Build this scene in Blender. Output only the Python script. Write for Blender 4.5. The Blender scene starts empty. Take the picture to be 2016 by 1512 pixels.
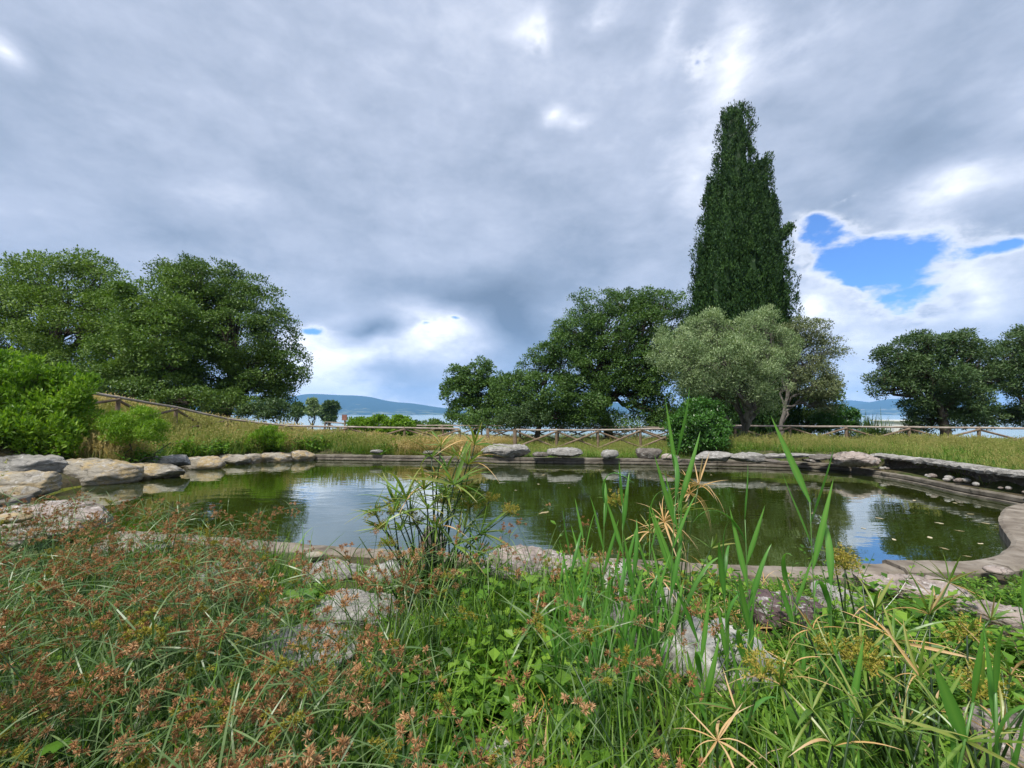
import bpy, math, random
import numpy as np
from mathutils import Vector, Matrix, Euler
R = math.radians
PI = math.pi
rng = np.random.default_rng(7)
random.seed(7)
scene = bpy.context.scene
COL = scene.collection

# ------------------------------------------------------------------ camera
F = 850.0                       # focal length in photo pixels (2016 wide)
EYE = 1.6
TILT = math.atan(56.0 / F)
cam_d = bpy.data.cameras.new('camera')
cam_d.sensor_width = 36
cam_d.lens = F / 2016 * 36
cam_d.clip_start = 0.05
cam_d.clip_end = 40000
cam = bpy.data.objects.new('camera', cam_d)
COL.objects.link(cam)
cam.location = (0, 0, EYE)
cam.rotation_euler = (PI / 2 + TILT, 0, 0)
scene.camera = cam

# ------------------------------------------------------------------ world: blue sky behind a broken deck of cloud
SUN_EL, SUN_AZ = 58.0, 215.0    # azimuth clockwise from +Y, sun stands behind the camera
EXPOSURE = 0.9
scene.view_settings.view_transform = 'Standard'
scene.view_settings.look = 'None'
scene.view_settings.gamma = 1.0
scene.view_settings.use_curve_mapping = False
scene.view_settings.exposure = EXPOSURE
world = bpy.data.worlds.new('World')
scene.world = world
world.use_nodes = True
WN, WL = world.node_tree.nodes, world.node_tree.links
WN.clear()


def nmath(N, L, op, a, b=None, c=None, clamp=False):
    n = N.new('ShaderNodeMath')
    n.operation = op
    n.use_clamp = clamp
    for i, v in enumerate((a, b, c)):
        if v is None:
            continue
        if isinstance(v, (int, float)):
            n.inputs[i].default_value = v
        else:
            L.new(v, n.inputs[i])
    return n.outputs[0]


def nmix(N, L, fac, a, b, mode='MIX'):
    n = N.new('ShaderNodeMix')
    n.data_type = 'RGBA'
    n.blend_type = mode
    for s, v in ((n.inputs[0], fac), (n.inputs[6], a), (n.inputs[7], b)):
        if isinstance(v, (int, float)):
            s.default_value = v
        elif isinstance(v, (tuple, list)):
            s.default_value = (v[0], v[1], v[2], 1)
        else:
            L.new(v, s)
    return n.outputs[2]


def nnoise(N, L, vec, scale, detail=4, rough=0.55, dist=0.0, out='Fac'):
    n = N.new('ShaderNodeTexNoise')
    n.inputs['Scale'].default_value = scale
    n.inputs['Detail'].default_value = detail
    n.inputs['Roughness'].default_value = rough
    n.inputs['Distortion'].default_value = dist
    if vec is not None:
        L.new(vec, n.inputs['Vector'])
    return n.outputs[out]


def nramp(N, L, fac, stops, interp='LINEAR'):
    n = N.new('ShaderNodeValToRGB')
    cr = n.color_ramp
    cr.interpolation = interp
    while len(cr.elements) < len(stops):
        cr.elements.new(0.5)
    for e, (p, c) in zip(cr.elements, stops):
        e.position = p
        e.color = (c[0], c[1], c[2], 1) if isinstance(c, (tuple, list)) else (c, c, c, 1)
    L.new(fac, n.inputs[0])
    return n.outputs[0]


def pix_dir(px, py):
    x = (px - 1008.0) / F
    u = (756.0 - py) / F
    c, s = math.cos(TILT), math.sin(TILT)
    return (x, c - u * s, s + u * c)


def pix_azel(px, py):
    x, y, z = pix_dir(px, py)
    return math.atan2(x, y), math.atan2(z, math.hypot(x, y))


def build_world():
    N, L = WN, WL
    tc = N.new('ShaderNodeTexCoord')
    sep = N.new('ShaderNodeSeparateXYZ')
    L.new(tc.outputs['Generated'], sep.inputs[0])
    X, Y, Z = sep.outputs
    az = nmath(N, L, 'ARCTAN2', X, Y)
    el = nmath(N, L, 'ARCSINE', Z)
    comb = N.new('ShaderNodeCombineXYZ')
    L.new(az, comb.inputs[0]); L.new(el, comb.inputs[1])
    # noise on a 3-D direction, flattened towards the horizon
    mp = N.new('ShaderNodeMapping')
    mp.inputs['Scale'].default_value = (1, 1, 1.9)
    L.new(tc.outputs['Generated'], mp.inputs[0])
    wc = nnoise(N, L, mp.outputs[0], 3.0, 5, 0.48, 0.0, 'Color')
    vs = N.new('ShaderNodeVectorMath'); vs.operation = 'SUBTRACT'
    L.new(wc, vs.inputs[0]); vs.inputs[1].default_value = (.5, .5, .5)
    vm = N.new('ShaderNodeVectorMath'); vm.operation = 'MULTIPLY_ADD'
    L.new(vs.outputs[0], vm.inputs[0]); vm.inputs[1].default_value = (.24, .18, 0)
    L.new(comb.outputs[0], vm.inputs[2])
    warp = vm.outputs[0]
    n1 = nnoise(N, L, mp.outputs[0], 2.3, 5, 0.5, 0.2)
    n2 = nnoise(N, L, mp.outputs[0], 9.0, 8, 0.6, 0.2)

    def blobs(items):
        acc = None
        for (px, py, sx, sy, rot, amp) in items:
            a, e = pix_azel(px, py)
            m = N.new('ShaderNodeMapping'); m.vector_type = 'TEXTURE'
            m.inputs['Location'].default_value = (a, e, 0)
            m.inputs['Rotation'].default_value = (0, 0, R(rot))
            k = math.cos(a)
            m.inputs['Scale'].default_value = (sx / F * k * k * 1.0 + .005, sy / F * k + .003, 1)
            L.new(warp, m.inputs[0])
            g = N.new('ShaderNodeTexGradient'); g.gradient_type = 'QUADRATIC_SPHERE'
            L.new(m.outputs[0], g.inputs[0])
            acc = nmath(N, L, 'MULTIPLY_ADD', g.outputs['Fac'], amp, acc if acc is not None else 0.0)
        return acc

    light = blobs([
        (1450, 150, 110, 230, -16, .5), (1075, 235, 60, 40, 20, .5), (1120, 255, 60, 30, 0, .3), (1030, 10, 110, 34, 8, .34), (1062, 30, 26, 50, 0, .3), (1330, 60, 60, 120, -20, .3),
        (1185, 10, 90, 45, 0, .45), (90, 85, 90, 50, -35, .5), (1380, 350, 90, 110, 0, .35),
        (860, 650, 240, 130, 10, .85), (680, 725, 230, 140, 0, .75), (760, 785, 520, 70, 0, .8), (620, 690, 90, 70, 0, .4),
        (1600, 590, 150, 120, -30, .75), (1850, 390, 260, 110, 0, .55), (1960, 590, 160, 110, 0, .6),
        (1700, 640, 220, 90, 0, .35), (1600, 60, 260, 90, 10, .22), (1980, 200, 200, 160, 0, .12),
        (450, 420, 300, 80, 0, .1), (200, 200, 260, 90, 10, .08), (1750, 760, 560, 70, 0, .6), (1700, 690, 300, 130, 0, .3),
        (1880, 330, 120, 60, 20, .3),
        (905, 575, 420, 90, 0, -.5), (1020, 640, 190, 140, -30, -.75), (740, 650, 120, 60, 10, -1.0), (1150, 480, 420, 160, 0, -.14),
        (800, 730, 160, 35, 0, -.35), (120, 110, 160, 120, 0, -.12), (560, 90, 420, 140, 0, -.06),
        (1780, 250, 260, 90, 0, -.18), (900, 400, 500, 120, 0, -.08), (330, 470, 420, 70, 0, -.16),
        (1130, 520, 260, 160, 0, -.14)])
    hole = blobs([
        (1800, 545, 230, 100, -4, 1.5), (1680, 500, 200, 75, -20, 1.2), (1600, 450, 90, 40, -20, .9), (1382, 140, 60, 80, -20, .42),
        (622, 655, 85, 30, 0, .8), (1990, 500, 80, 40, 0, .75), (840, 637, 50, 22, 0, .6),
        (1045, 32, 50, 40, 0, .34), (1665, 395, 60, 20, 0, .4), (900, 625, 40, 14, 0, .5)])
    # cloud brightness
    b = nmath(N, L, 'MULTIPLY_ADD', n1, .5, .175)
    puff = nmath(N, L, 'MULTIPLY_ADD', nmath(N, L, 'MAXIMUM', light, 0.0), 1.2, .3)
    b = nmath(N, L, 'MULTIPLY_ADD', nmath(N, L, 'SUBTRACT', n2, .5), puff, b)
    n4 = nnoise(N, L, mp.outputs[0], 24.0, 5, .6, .3)
    b = nmath(N, L, 'MULTIPLY_ADD', nmath(N, L, 'SUBTRACT', n4, .5), nmath(N, L, 'MULTIPLY', puff, .45), b)
    b = nmath(N, L, 'ADD', b, nmath(N, L, 'MULTIPLY', light, .8))
    cloud = nramp(N, L, b, [(0.0, (.13, .17, .235)), (0.25, (.225, .275, .365)), (0.46, (.36, .405, .51)),
                            (0.68, (.56, .595, .69)), (1.0, (.95, .95, .98))])
    # blue holes
    near = nmath(N, L, 'MULTIPLY', hole, 4.0, clamp=True)
    frac = nmath(N, L, 'MULTIPLY_ADD', nmath(N, L, 'SUBTRACT', n2, .5), 1.5, nmath(N, L, 'MULTIPLY', nmath(N, L, 'SUBTRACT', n4, .5), .8))
    h = nmath(N, L, 'MULTIPLY_ADD', frac, near, hole)
    mask = nramp(N, L, h, [(.24, 0.0), (.62, .97)], 'EASE')
    edge = nramp(N, L, h, [(.0, 0.0), (.35, 1.0), (.6, 1.0)], 'EASE')
    cloud = nmix(N, L, nmath(N, L, 'MULTIPLY', edge, .5), cloud, (.86, .87, .92))
    sky = N.new('ShaderNodeTexSky')
    sky.sky_type = 'NISHITA'
    sky.sun_disc = False
    sky.sun_elevation = R(SUN_EL)
    sky.sun_rotation = R(SUN_AZ)
    sky.air_density = 1.0
    sky.dust_density = 0.3
    sky.ozone_density = 2.5
    bgs = N.new('ShaderNodeBackground'); bgs.inputs['Strength'].default_value = .11
    L.new(nmix(N, L, 1.0, sky.outputs[0], (.36, .62, 1.0), 'MULTIPLY'), bgs.inputs[0])
    bgc = N.new('ShaderNodeBackground'); bgc.inputs['Strength'].default_value = CLOUD_STRENGTH
    L.new(cloud, bgc.inputs[0])
    mx = N.new('ShaderNodeMixShader')
    L.new(nmath(N, L, 'SUBTRACT', 1.0, mask), mx.inputs[0])
    L.new(bgs.outputs[0], mx.inputs[1]); L.new(bgc.outputs[0], mx.inputs[2])
    out = N.new('ShaderNodeOutputWorld')
    L.new(mx.outputs[0], out.inputs['Surface'])


CLOUD_STRENGTH = 0.83
build_world()
world.cycles.sampling_method = 'MANUAL'
world.cycles.sample_map_resolution = 512

sun_d = bpy.data.lights.new('sun', 'SUN')
sun_d.energy = 2.9
sun_d.angle = R(9)
sun_d.color = (1.0, .95, .87)
sun = bpy.data.objects.new('sun', sun_d)
COL.objects.link(sun)
sd = Vector((math.sin(R(SUN_AZ)) * math.cos(R(SUN_EL)), math.cos(R(SUN_AZ)) * math.cos(R(SUN_EL)), math.sin(R(SUN_EL))))
sun.rotation_euler = sd.to_track_quat('Z', 'Y').to_euler()

scene.render.engine = 'CYCLES'
cy = scene.cycles
cy.use_denoising = True
cy.max_bounces = 7
cy.diffuse_bounces = 3
cy.glossy_bounces = 3
cy.transmission_bounces = 4
cy.transparent_max_bounces = 8
cy.volume_bounces = 1
cy.sample_clamp_indirect = 6
cy.caustics_reflective = False
cy.caustics_refractive = False
scene.render.film_transparent = False


# ------------------------------------------------------------------ geometry helpers
def P(px, py, z=0.0):
    """where the sight line through a photo pixel meets the level z"""
    d = pix_dir(px, py)
    t = (z - EYE) / d[2]
    return np.array((d[0] * t, d[1] * t, z))


def D(px, py, dist):
    """point on the sight line at depth y = dist"""
    d = pix_dir(px, py)
    t = dist / d[1]
    return np.array((d[0] * t, dist, EYE + d[2] * t))


def _hash(ix, iy, iz, seed):
    h = (ix * 374761393 + iy * 668265263 + iz * 2147483647 + seed * 1274126177) & 0xFFFFFFFF
    h = ((h ^ (h >> 13)) * 1274126177) & 0xFFFFFFFF
    h = h ^ (h >> 16)
    return (h & 0xFFFF) / 65535.0


def vnoise(p, seed=0):
    p = np.asarray(p, float)
    i = np.floor(p).astype(np.int64)
    f = p - i
    f = f * f * (3 - 2 * f)
    r = 0
    for dx in (0, 1):
        wx = f[..., 0] if dx else 1 - f[..., 0]
        for dy in (0, 1):
            wy = f[..., 1] if dy else 1 - f[..., 1]
            for dz in (0, 1):
                wz = f[..., 2] if dz else 1 - f[..., 2]
                r = r + wx * wy * wz * _hash(i[..., 0] + dx, i[..., 1] + dy, i[..., 2] + dz, seed)
    return r * 2 - 1


def fbm(p, octaves=4, seed=0, gain=.5):
    p = np.asarray(p, float)
    r, a = 0, 1.0
    for o in range(octaves):
        r = r + a * vnoise(p * (2.03 ** o) + o * 17.3, seed + o)
        a *= gain
    return r


def sstep(a, b, x):
    t = np.clip((x - a) / (b - a), 0, 1)
    return t * t * (3 - 2 * t)


def unit(v):
    v = np.asarray(v, float)
    return v / (np.linalg.norm(v, axis=-1, keepdims=True) + 1e-9)


class Geo:
    """collects vertices, triangles / quads, a random value and a material index per vertex / face"""

    def __init__(s):
        s.v, s.r, s.q, s.t, s.qm, s.tm, s.n = [], [], [], [], [], [], 0

    def add(s, v, quads=None, tris=None, rnd=None, mat=0):
        v = np.asarray(v, float).reshape(-1, 3)
        s.v.append(v)
        s.r.append(np.full(len(v), .5) if rnd is None else np.broadcast_to(np.asarray(rnd, float), (len(v),)))
        if quads is not None and len(quads):
            q = np.asarray(quads, np.int64).reshape(-1, 4) + s.n
            s.q.append(q); s.qm.append(np.full(len(q), mat))
        if tris is not None and len(tris):
            t = np.asarray(tris, np.int64).reshape(-1, 3) + s.n
            s.t.append(t); s.tm.append(np.full(len(t), mat))
        s.n += len(v)

    def mesh(s, name, mats, smooth=False):
        v = np.concatenate(s.v)
        q = np.concatenate(s.q) if s.q else np.zeros((0, 4), np.int64)
        t = np.concatenate(s.t) if s.t else np.zeros((0, 3), np.int64)
        me = bpy.data.meshes.new(name)
        me.vertices.add(len(v))
        me.vertices.foreach_set('co', v.ravel())
        nl = len(q) * 4 + len(t) * 3
        me.loops.add(nl)
        me.loops.foreach_set('vertex_index', np.concatenate([q.ravel(), t.ravel()]).astype(np.int32))
        me.polygons.add(len(q) + len(t))
        ls = np.concatenate([np.arange(len(q)) * 4, len(q) * 4 + np.arange(len(t)) * 3]).astype(np.int32)
        me.polygons.foreach_set('loop_start', ls)
        if not isinstance(mats, (list, tuple)):
            mats = [mats]
        for m in mats:
            me.materials.append(m)
        mi = np.concatenate([np.concatenate(s.qm) if s.qm else np.zeros(0), np.concatenate(s.tm) if s.tm else np.zeros(0)])
        if len(mats) > 1:
            me.polygons.foreach_set('material_index', mi.astype(np.int32))
        me.polygons.foreach_set('use_smooth', np.full(len(q) + len(t), bool(smooth)))
        at = me.attributes.new('rnd', 'FLOAT', 'POINT')
        at.data.foreach_set('value', np.concatenate(s.r).astype(np.float32))
        me.update(calc_edges=True)
        return me


def link(name, me, parent=None):
    o = bpy.data.objects.new(name, me)
    COL.objects.link(o)
    if parent is not None:
        o.parent = parent
    return o


def tag(o, label=None, cat=None, group=None, kind=None):
    if label: o['label'] = label
    if cat: o['category'] = cat
    if group: o['group'] = group
    if kind: o['kind'] = kind
    return o


def empty(name, loc, label, cat, group=None, rz=0.0):
    o = bpy.data.objects.new(name, None)
    o.empty_display_size = .1
    COL.objects.link(o)
    o.location = tuple(loc)
    o.rotation_euler = (0, 0, rz)
    return tag(o, label, cat, group)


def tube(g, pts, rad, sides=6, mat=0, rnd=.5, cap=True):
    pts = np.asarray(pts, float)
    n = len(pts)
    rad = np.broadcast_to(np.asarray(rad, float), (n,))
    tan = unit(np.gradient(pts, axis=0))
    ref = np.array((0, 0, 1.0)) if abs(tan[0, 2]) < .9 else np.array((1.0, 0, 0))
    rings = []
    for i in range(n):
        a = unit(np.cross(tan[i], ref)); b = np.cross(tan[i], a)
        ref = np.cross(a, tan[i]) if i else ref
        an = np.arange(sides) / sides * 2 * PI
        rings.append(pts[i] + rad[i] * (np.cos(an)[:, None] * a + np.sin(an)[:, None] * b))
    V = np.concatenate(rings)
    q = []
    for i in range(n - 1):
        for k in range(sides):
            k2 = (k + 1) % sides
            q.append((i * sides + k, i * sides + k2, (i + 1) * sides + k2, (i + 1) * sides + k))
    t = []
    if cap:
        for k in range(1, sides - 1):
            t.append((0, k + 1, k)); o = (n - 1) * sides; t.append((o, o + k, o + k + 1))
    g.add(V, q, t, rnd=rnd, mat=mat)


def leaves(g, C, A, Nn, ln, wd, rnd, mat=0, fold=.15):
    """one folded rhombus per leaf"""
    C = np.asarray(C, float); A = unit(A)
    S = unit(np.cross(A, Nn)); N2 = np.cross(S, A)
    ln = np.broadcast_to(ln, (len(C),))[:, None]; wd = np.broadcast_to(wd, (len(C),))[:, None]
    v0 = C
    v1 = C + A * ln * .45 + S * wd * .5 + N2 * wd * fold
    v2 = C + A * ln
    v3 = C + A * ln * .45 - S * wd * .5 + N2 * wd * fold
    V = np.stack([v0, v1, v2, v3], 1).reshape(-1, 3)
    k = np.arange(len(C)) * 4
    g.add(V, np.stack([k, k + 1, k + 2, k + 3], 1), rnd=np.repeat(rnd, 4), mat=mat)


def blades(g, B, Dr, ln, wd, droop, segs=4, rnd=None, mat=0, belly=0.3, twist=None):
    """curved strips: base B, direction Dr, they bend over by droop"""
    B = np.asarray(B, float); n = len(B)
    Dr = unit(Dr)
    ln = np.broadcast_to(ln, (n,)); wd = np.broadcast_to(wd, (n,)); droop = np.broadcast_to(droop, (n,))
    ref = np.zeros((n, 3)); ref[:, 2] = 1
    hz = Dr.copy(); hz[:, 2] = 0
    hz = unit(hz + 1e-4)
    S = unit(np.stack([-hz[:, 1], hz[:, 0], np.zeros(n)], 1))
    if twist is not None:
        S = unit(S + np.cross(Dr, S) * np.asarray(twist)[:, None])
    rows = []
    for i in range(segs + 1):
        t = i / segs
        p = B + Dr * (ln * t)[:, None]
        p = p + hz * (droop * ln * .5 * t * t)[:, None]
        p[:, 2] -= droop * ln * .75 * t * t * t
        w = wd * (min(1.0, .35 + t / belly * .65) if t < belly else (1 - ((t - belly) / (1 - belly)) ** 1.6))
        if i == segs:
            rows.append(p[:, None])
        else:
            rows.append(np.stack([p - S * (w * .5)[:, None], p + S * (w * .5)[:, None]], 1))
    V = np.concatenate(rows, 1)
    m = V.shape[1]
    base = np.arange(n)[:, None] * m
    q = np.concatenate([base + np.array([[2 * i, 2 * i + 1, 2 * i + 3, 2 * i + 2]]) for i in range(segs - 1)]) if segs > 1 else None
    t = base + np.array([[2 * segs - 2, 2 * segs - 1, 2 * segs]])
    if rnd is None:
        rnd = rng.random(n)
    g.add(V.reshape(-1, 3), q, t, rnd=np.repeat(rnd, m), mat=mat)


def box(g, c, sx, sy, sz, rz=0.0, mat=0, jitter=0.0):
    v = np.array([(x, y, z) for x in (-.5, .5) for y in (-.5, .5) for z in (-.5, .5)]) * (sx, sy, sz)
    if jitter:
        v = v + rng.normal(0, jitter, v.shape)
    cs, sn = math.cos(rz), math.sin(rz)
    v = np.stack([v[:, 0] * cs - v[:, 1] * sn, v[:, 0] * sn + v[:, 1] * cs, v[:, 2]], 1) + np.asarray(c)
    g.add(v, [(0, 1, 3, 2), (4, 6, 7, 5), (0, 4, 5, 1), (2, 3, 7, 6), (0, 2, 6, 4), (1, 5, 7, 3)], mat=mat)


def beam(g, a, b, w, h, mat=0, rnd=.5):
    """squared timber from a to b"""
    a = np.asarray(a, float); b = np.asarray(b, float)
    d = unit(b - a)
    up = np.array((0, 0, 1.0)) if abs(d[2]) < .95 else np.array((0, 1.0, 0))
    s = unit(np.cross(d, up)); u = np.cross(s, d)
    k = [(-1, -1), (1, -1), (1, 1), (-1, 1)]
    cc = .22
    prof = []
    for i in range(4):
        x0, y0 = k[i]; 
        xp, yp = k[(i - 1) % 4]; xn, yn = k[(i + 1) % 4]
        prof.append((x0 + (xp - x0) * cc * .5, y0 + (yp - y0) * cc * .5))
        prof.append((x0 + (xn - x0) * cc * .5, y0 + (yn - y0) * cc * .5))
    L_ = np.linalg.norm(b - a)
    ns = max(2, int(L_ / .5) + 1)
    V = []
    off = rng.normal(0, .006, (ns, 2))
    for i in range(ns):
        c = a + (b - a) * i / (ns - 1) + s * off[i, 0] + u * off[i, 1]
        for x, y in prof:
            V.append(c + s * x * w * .5 + u * y * h * .5)
    q = [(i * 8 + j, i * 8 + (j + 1) % 8, (i + 1) * 8 + (j + 1) % 8, (i + 1) * 8 + j) for i in range(ns - 1) for j in range(8)]
    t = []
    for j in range(1, 7):
        t.append((0, j + 1, j)); o = (ns - 1) * 8; t.append((o, o + j, o + j + 1))
    g.add(V, q, t, mat=mat, rnd=rnd)


# ------------------------------------------------------------------ materials
def new_mat(name):
    m = bpy.data.materials.new(name)
    m.use_nodes = True
    N, L = m.node_tree.nodes, m.node_tree.links
    N.clear()
    out = N.new('ShaderNodeOutputMaterial')
    return m, N, L, out


def leaf_mat(name, cols, trans=.3, rough=.5, spec=.3, patch=.35, pscale=1.2):
    """leaf colours drawn per leaf (attribute rnd) with slow drift through space"""
    m, N, L, out = new_mat(name)
    at = N.new('ShaderNodeAttribute'); at.attribute_name = 'rnd'
    geo = N.new('ShaderNodeNewGeometry')
    n = nnoise(N, L, geo.outputs['Position'], pscale, 3)
    f = nmath(N, L, 'MULTIPLY_ADD', nmath(N, L, 'SUBTRACT', n, .5), patch * 2, at.outputs['Fac'], clamp=True)
    c = nramp(N, L, f, [(i / (len(cols) - 1), k) for i, k in enumerate(cols)])
    p = N.new('ShaderNodeBsdfPrincipled')
    L.new(c, p.inputs['Base Color'])
    p.inputs['Roughness'].default_value = rough
    p.inputs['Specular IOR Level'].default_value = spec
    tr = N.new('ShaderNodeBsdfTranslucent')
    L.new(nmix(N, L, 1.0, c, (1.25, 1.3, .6), 'MULTIPLY'), tr.inputs[0])
    mx = N.new('ShaderNodeMixShader'); mx.inputs[0].default_value = trans
    L.new(p.outputs[0], mx.inputs[1]); L.new(tr.outputs[0], mx.inputs[2])
    L.new(mx.outputs[0], out.inputs[0])
    return m


def solid_mat(name, cols, scale=6, rough=.85, bump=.4, bscale=20, detail=6, spec=.3, dist=.02, stretch=(1, 1, 1), speck=None):
    m, N, L, out = new_mat(name)
    tc = N.new('ShaderNodeTexCoord')
    mp = N.new('ShaderNodeMapping'); mp.inputs['Scale'].default_value = stretch
    L.new(tc.outputs['Object'], mp.inputs[0])
    n = nnoise(N, L, mp.outputs[0], scale, detail, .62, .3)
    c = nramp(N, L, n, [(.28 + .44 * i / (len(cols) - 1), k) for i, k in enumerate(cols)])
    if speck:
        n3 = nnoise(N, L, mp.outputs[0], speck[1], 5, .7, .5)
        mk = nramp(N, L, n3, [(speck[2], 0.0), (speck[2] + .05, 1.0)])
        c = nmix(N, L, mk, c, speck[0])
    p = N.new('ShaderNodeBsdfPrincipled')
    L.new(c, p.inputs['Base Color'])
    p.inputs['Roughness'].default_value = rough
    p.inputs['Specular IOR Level'].default_value = spec
    b = N.new('ShaderNodeBump'); b.inputs['Strength'].default_value = bump; b.inputs['Distance'].default_value = dist
    L.new(nnoise(N, L, mp.outputs[0], bscale, 8, .65), b.inputs['Height'])
    L.new(b.outputs[0], p.inputs['Normal'])
    L.new(p.outputs[0], out.inputs[0])
    return m


def rock_mat(name, base, crev, lich, ochre=None, ochre_amt=.5, strata=.45, bump=1.0):
    m, N, L, out = new_mat(name)
    tc = N.new('ShaderNodeTexCoord')
    mp = N.new('ShaderNodeMapping'); mp.inputs['Scale'].default_value = (1, 1, 1 + 2.5 * strata)
    L.new(tc.outputs['Object'], mp.inputs[0])
    oi = N.new('ShaderNodeObjectInfo')
    va = N.new('ShaderNodeVectorMath'); va.operation = 'ADD'
    L.new(mp.outputs[0], va.inputs[0])
    cb = N.new('ShaderNodeCombineXYZ')
    r = nmath(N, L, 'MULTIPLY', oi.outputs['Random'], 40)
    L.new(r, cb.inputs[0]); L.new(r, cb.inputs[2])
    L.new(cb.outputs[0], va.inputs[1])
    v = va.outputs[0]
    n1 = nnoise(N, L, v, 3.0, 9, .65, .6)
    n2 = nnoise(N, L, v, 14.0, 7, .7, .4)
    n3 = nnoise(N, L, v, 5.5, 8, .7, 1.2)
    c = nramp(N, L, n1, [(.3, crev), (.45, base), (.62, tuple(x * 1.25 for x in base)), (.75, tuple(x * .75 for x in base))])
    if ochre:
        no = nnoise(N, L, v, 1.7, 5, .6, .5)
        c = nmix(N, L, nramp(N, L, no, [(.62 - .35 * ochre_amt, 0.0), (.74 - .35 * ochre_amt, 1.0)]), c, nmix(N, L, n2, ochre, tuple(x * 1.5 for x in ochre)))
    lm = nmath(N, L, 'MULTIPLY', nramp(N, L, n3, [(.54, 0.0), (.6, 1.0)]), nramp(N, L, n2, [(.38, .15), (.52, 1.0)]))
    c = nmix(N, L, lm, c, lich)
    c = nmix(N, L, nramp(N, L, n2, [(.26, 1.0), (.4, 0.0)]), c, crev)
    vo = N.new('ShaderNodeTexVoronoi'); vo.feature = 'DISTANCE_TO_EDGE'; vo.inputs['Scale'].default_value = 3.2
    wv = N.new('ShaderNodeVectorMath'); wv.operation = 'MULTIPLY_ADD'
    L.new(nnoise(N, L, v, 4, 5, .6, 0, 'Color'), wv.inputs[0]); wv.inputs[1].default_value = (.5, .5, .5); L.new(v, wv.inputs[2])
    L.new(wv.outputs[0], vo.inputs['Vector'])
    crack = nramp(N, L, vo.outputs['Distance'], [(0.0, 0.0), (.022, 1.0)])
    p = N.new('ShaderNodeBsdfPrincipled')
    L.new(nmix(N, L, nmath(N, L, 'MULTIPLY_ADD', crack, -.3, .3), c, crev), p.inputs['Base Color'])
    p.inputs['Roughness'].default_value = .92
    p.inputs['Specular IOR Level'].default_value = .25
    b = N.new('ShaderNodeBump'); b.inputs['Strength'].default_value = bump; b.inputs['Distance'].default_value = .03
    hgt = nmath(N, L, 'MULTIPLY_ADD', n2, .6, nmath(N, L, 'MULTIPLY_ADD', crack, .2, n1))
    L.new(hgt, b.inputs['Height'])
    b2 = N.new('ShaderNodeBump'); b2.inputs['Strength'].default_value = .6; b2.inputs['Distance'].default_value = .008
    L.new(nnoise(N, L, v, 55, 6, .7), b2.inputs['Height']); L.new(b.outputs[0], b2.inputs['Normal'])
    L.new(b2.outputs[0], p.inputs['Normal'])
    L.new(p.outputs[0], out.inputs[0])
    return m


M = {}
M['oak_l'] = leaf_mat('leaf_left_tree', [(.07, .135, .016), (.13, .22, .03), (.21, .31, .055)], .25, .5)
M['oak_l2'] = leaf_mat('leaf_left_tree_light', [(.065, .13, .016), (.12, .215, .034), (.2, .29, .06)], .28, .5)
M['oak_d'] = leaf_mat('leaf_dark_tree', [(.045, .095, .015), (.09, .165, .026), (.15, .235, .045)], .22, .45)
M['oak_m'] = leaf_mat('leaf_oak', [(.04, .09, .02), (.08, .16, .034), (.13, .225, .05)], .25, .45)
M['cyp'] = leaf_mat('leaf_cypress', [(.014, .04, .01), (.03, .075, .017), (.055, .12, .024)], .1, .6, .2, patch=.25)
M['olive'] = leaf_mat('leaf_olive', [(.13, .2, .085), (.235, .325, .15), (.4, .48, .27)], .25, .5)
M['olive2'] = leaf_mat('leaf_olive_dry', [(.09, .12, .05), (.15, .19, .085), (.25, .28, .14)], .2, .5)
M['olive_r'] = leaf_mat('leaf_olive_dark', [(.035, .075, .025), (.07, .13, .04), (.125, .185, .075)], .22, .45)
M['bush'] = leaf_mat('leaf_bush', [(.03, .09, .012), (.055, .16, .02), (.09, .22, .035)], .25, .35, .5)
M['shrub'] = leaf_mat('leaf_shrub_bright', [(.08, .18, .012), (.16, .3, .02), (.28, .42, .05)], .4, .45)
M['weed'] = leaf_mat('leaf_weed', [(.045, .12, .012), (.1, .23, .022), (.22, .37, .04)], .35, .45, patch=.3, pscale=2)
M['grass_g'] = leaf_mat('grass_green', [(.06, .14, .012), (.125, .26, .022), (.23, .38, .05)], .35, .5, pscale=.7)
M['grass_d'] = leaf_mat('grass_dry', [(.1, .2, .03), (.22, .26, .06), (.44, .35, .13), (.64, .52, .27)], .3, .6, patch=.3, pscale=.6)
M['grass_m'] = leaf_mat('grass_meadow', [(.06, .15, .015), (.12, .23, .03), (.23, .29, .06), (.42, .37, .14)], .3, .6, patch=.4, pscale=.5)
M['sedge'] = leaf_mat('sedge_leaf', [(.035, .085, .02), (.075, .155, .035), (.17, .24, .09)], .25, .4, .5, pscale=3)
M['sedge_stem'] = leaf_mat('sedge_stem', [(.018, .045, .01), (.035, .09, .018), (.05, .12, .025)], .05, .35, .5)
M['sedge_head'] = leaf_mat('sedge_flower', [(.27, .125, .055), (.46, .25, .12), (.62, .42, .24)], .15, .8, .1, patch=.2, pscale=4)
M['umb_leaf'] = leaf_mat('umbrella_leaf', [(.05, .13, .018), (.09, .2, .028), (.17, .27, .045), (.33, .31, .09)], .3, .35, .5, patch=.2, pscale=3)
M['umb_dry'] = leaf_mat('umbrella_leaf_dry', [(.45, .24, .045), (.56, .36, .15), (.66, .5, .33)], .25, .6, .3)
M['umb_stem'] = leaf_mat('umbrella_stem', [(.012, .03, .008), (.028, .065, .012), (.07, .14, .025)], .05, .35, .5)
M['umb_head'] = leaf_mat('umbrella_flower', [(.2, .2, .02), (.32, .29, .045), (.44, .33, .09)], .2, .7, .2)
M['reed'] = leaf_mat('reed_leaf', [(.055, .17, .03), (.1, .28, .045), (.19, .4, .07)], .4, .4, .5, patch=.2, pscale=2)
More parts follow.
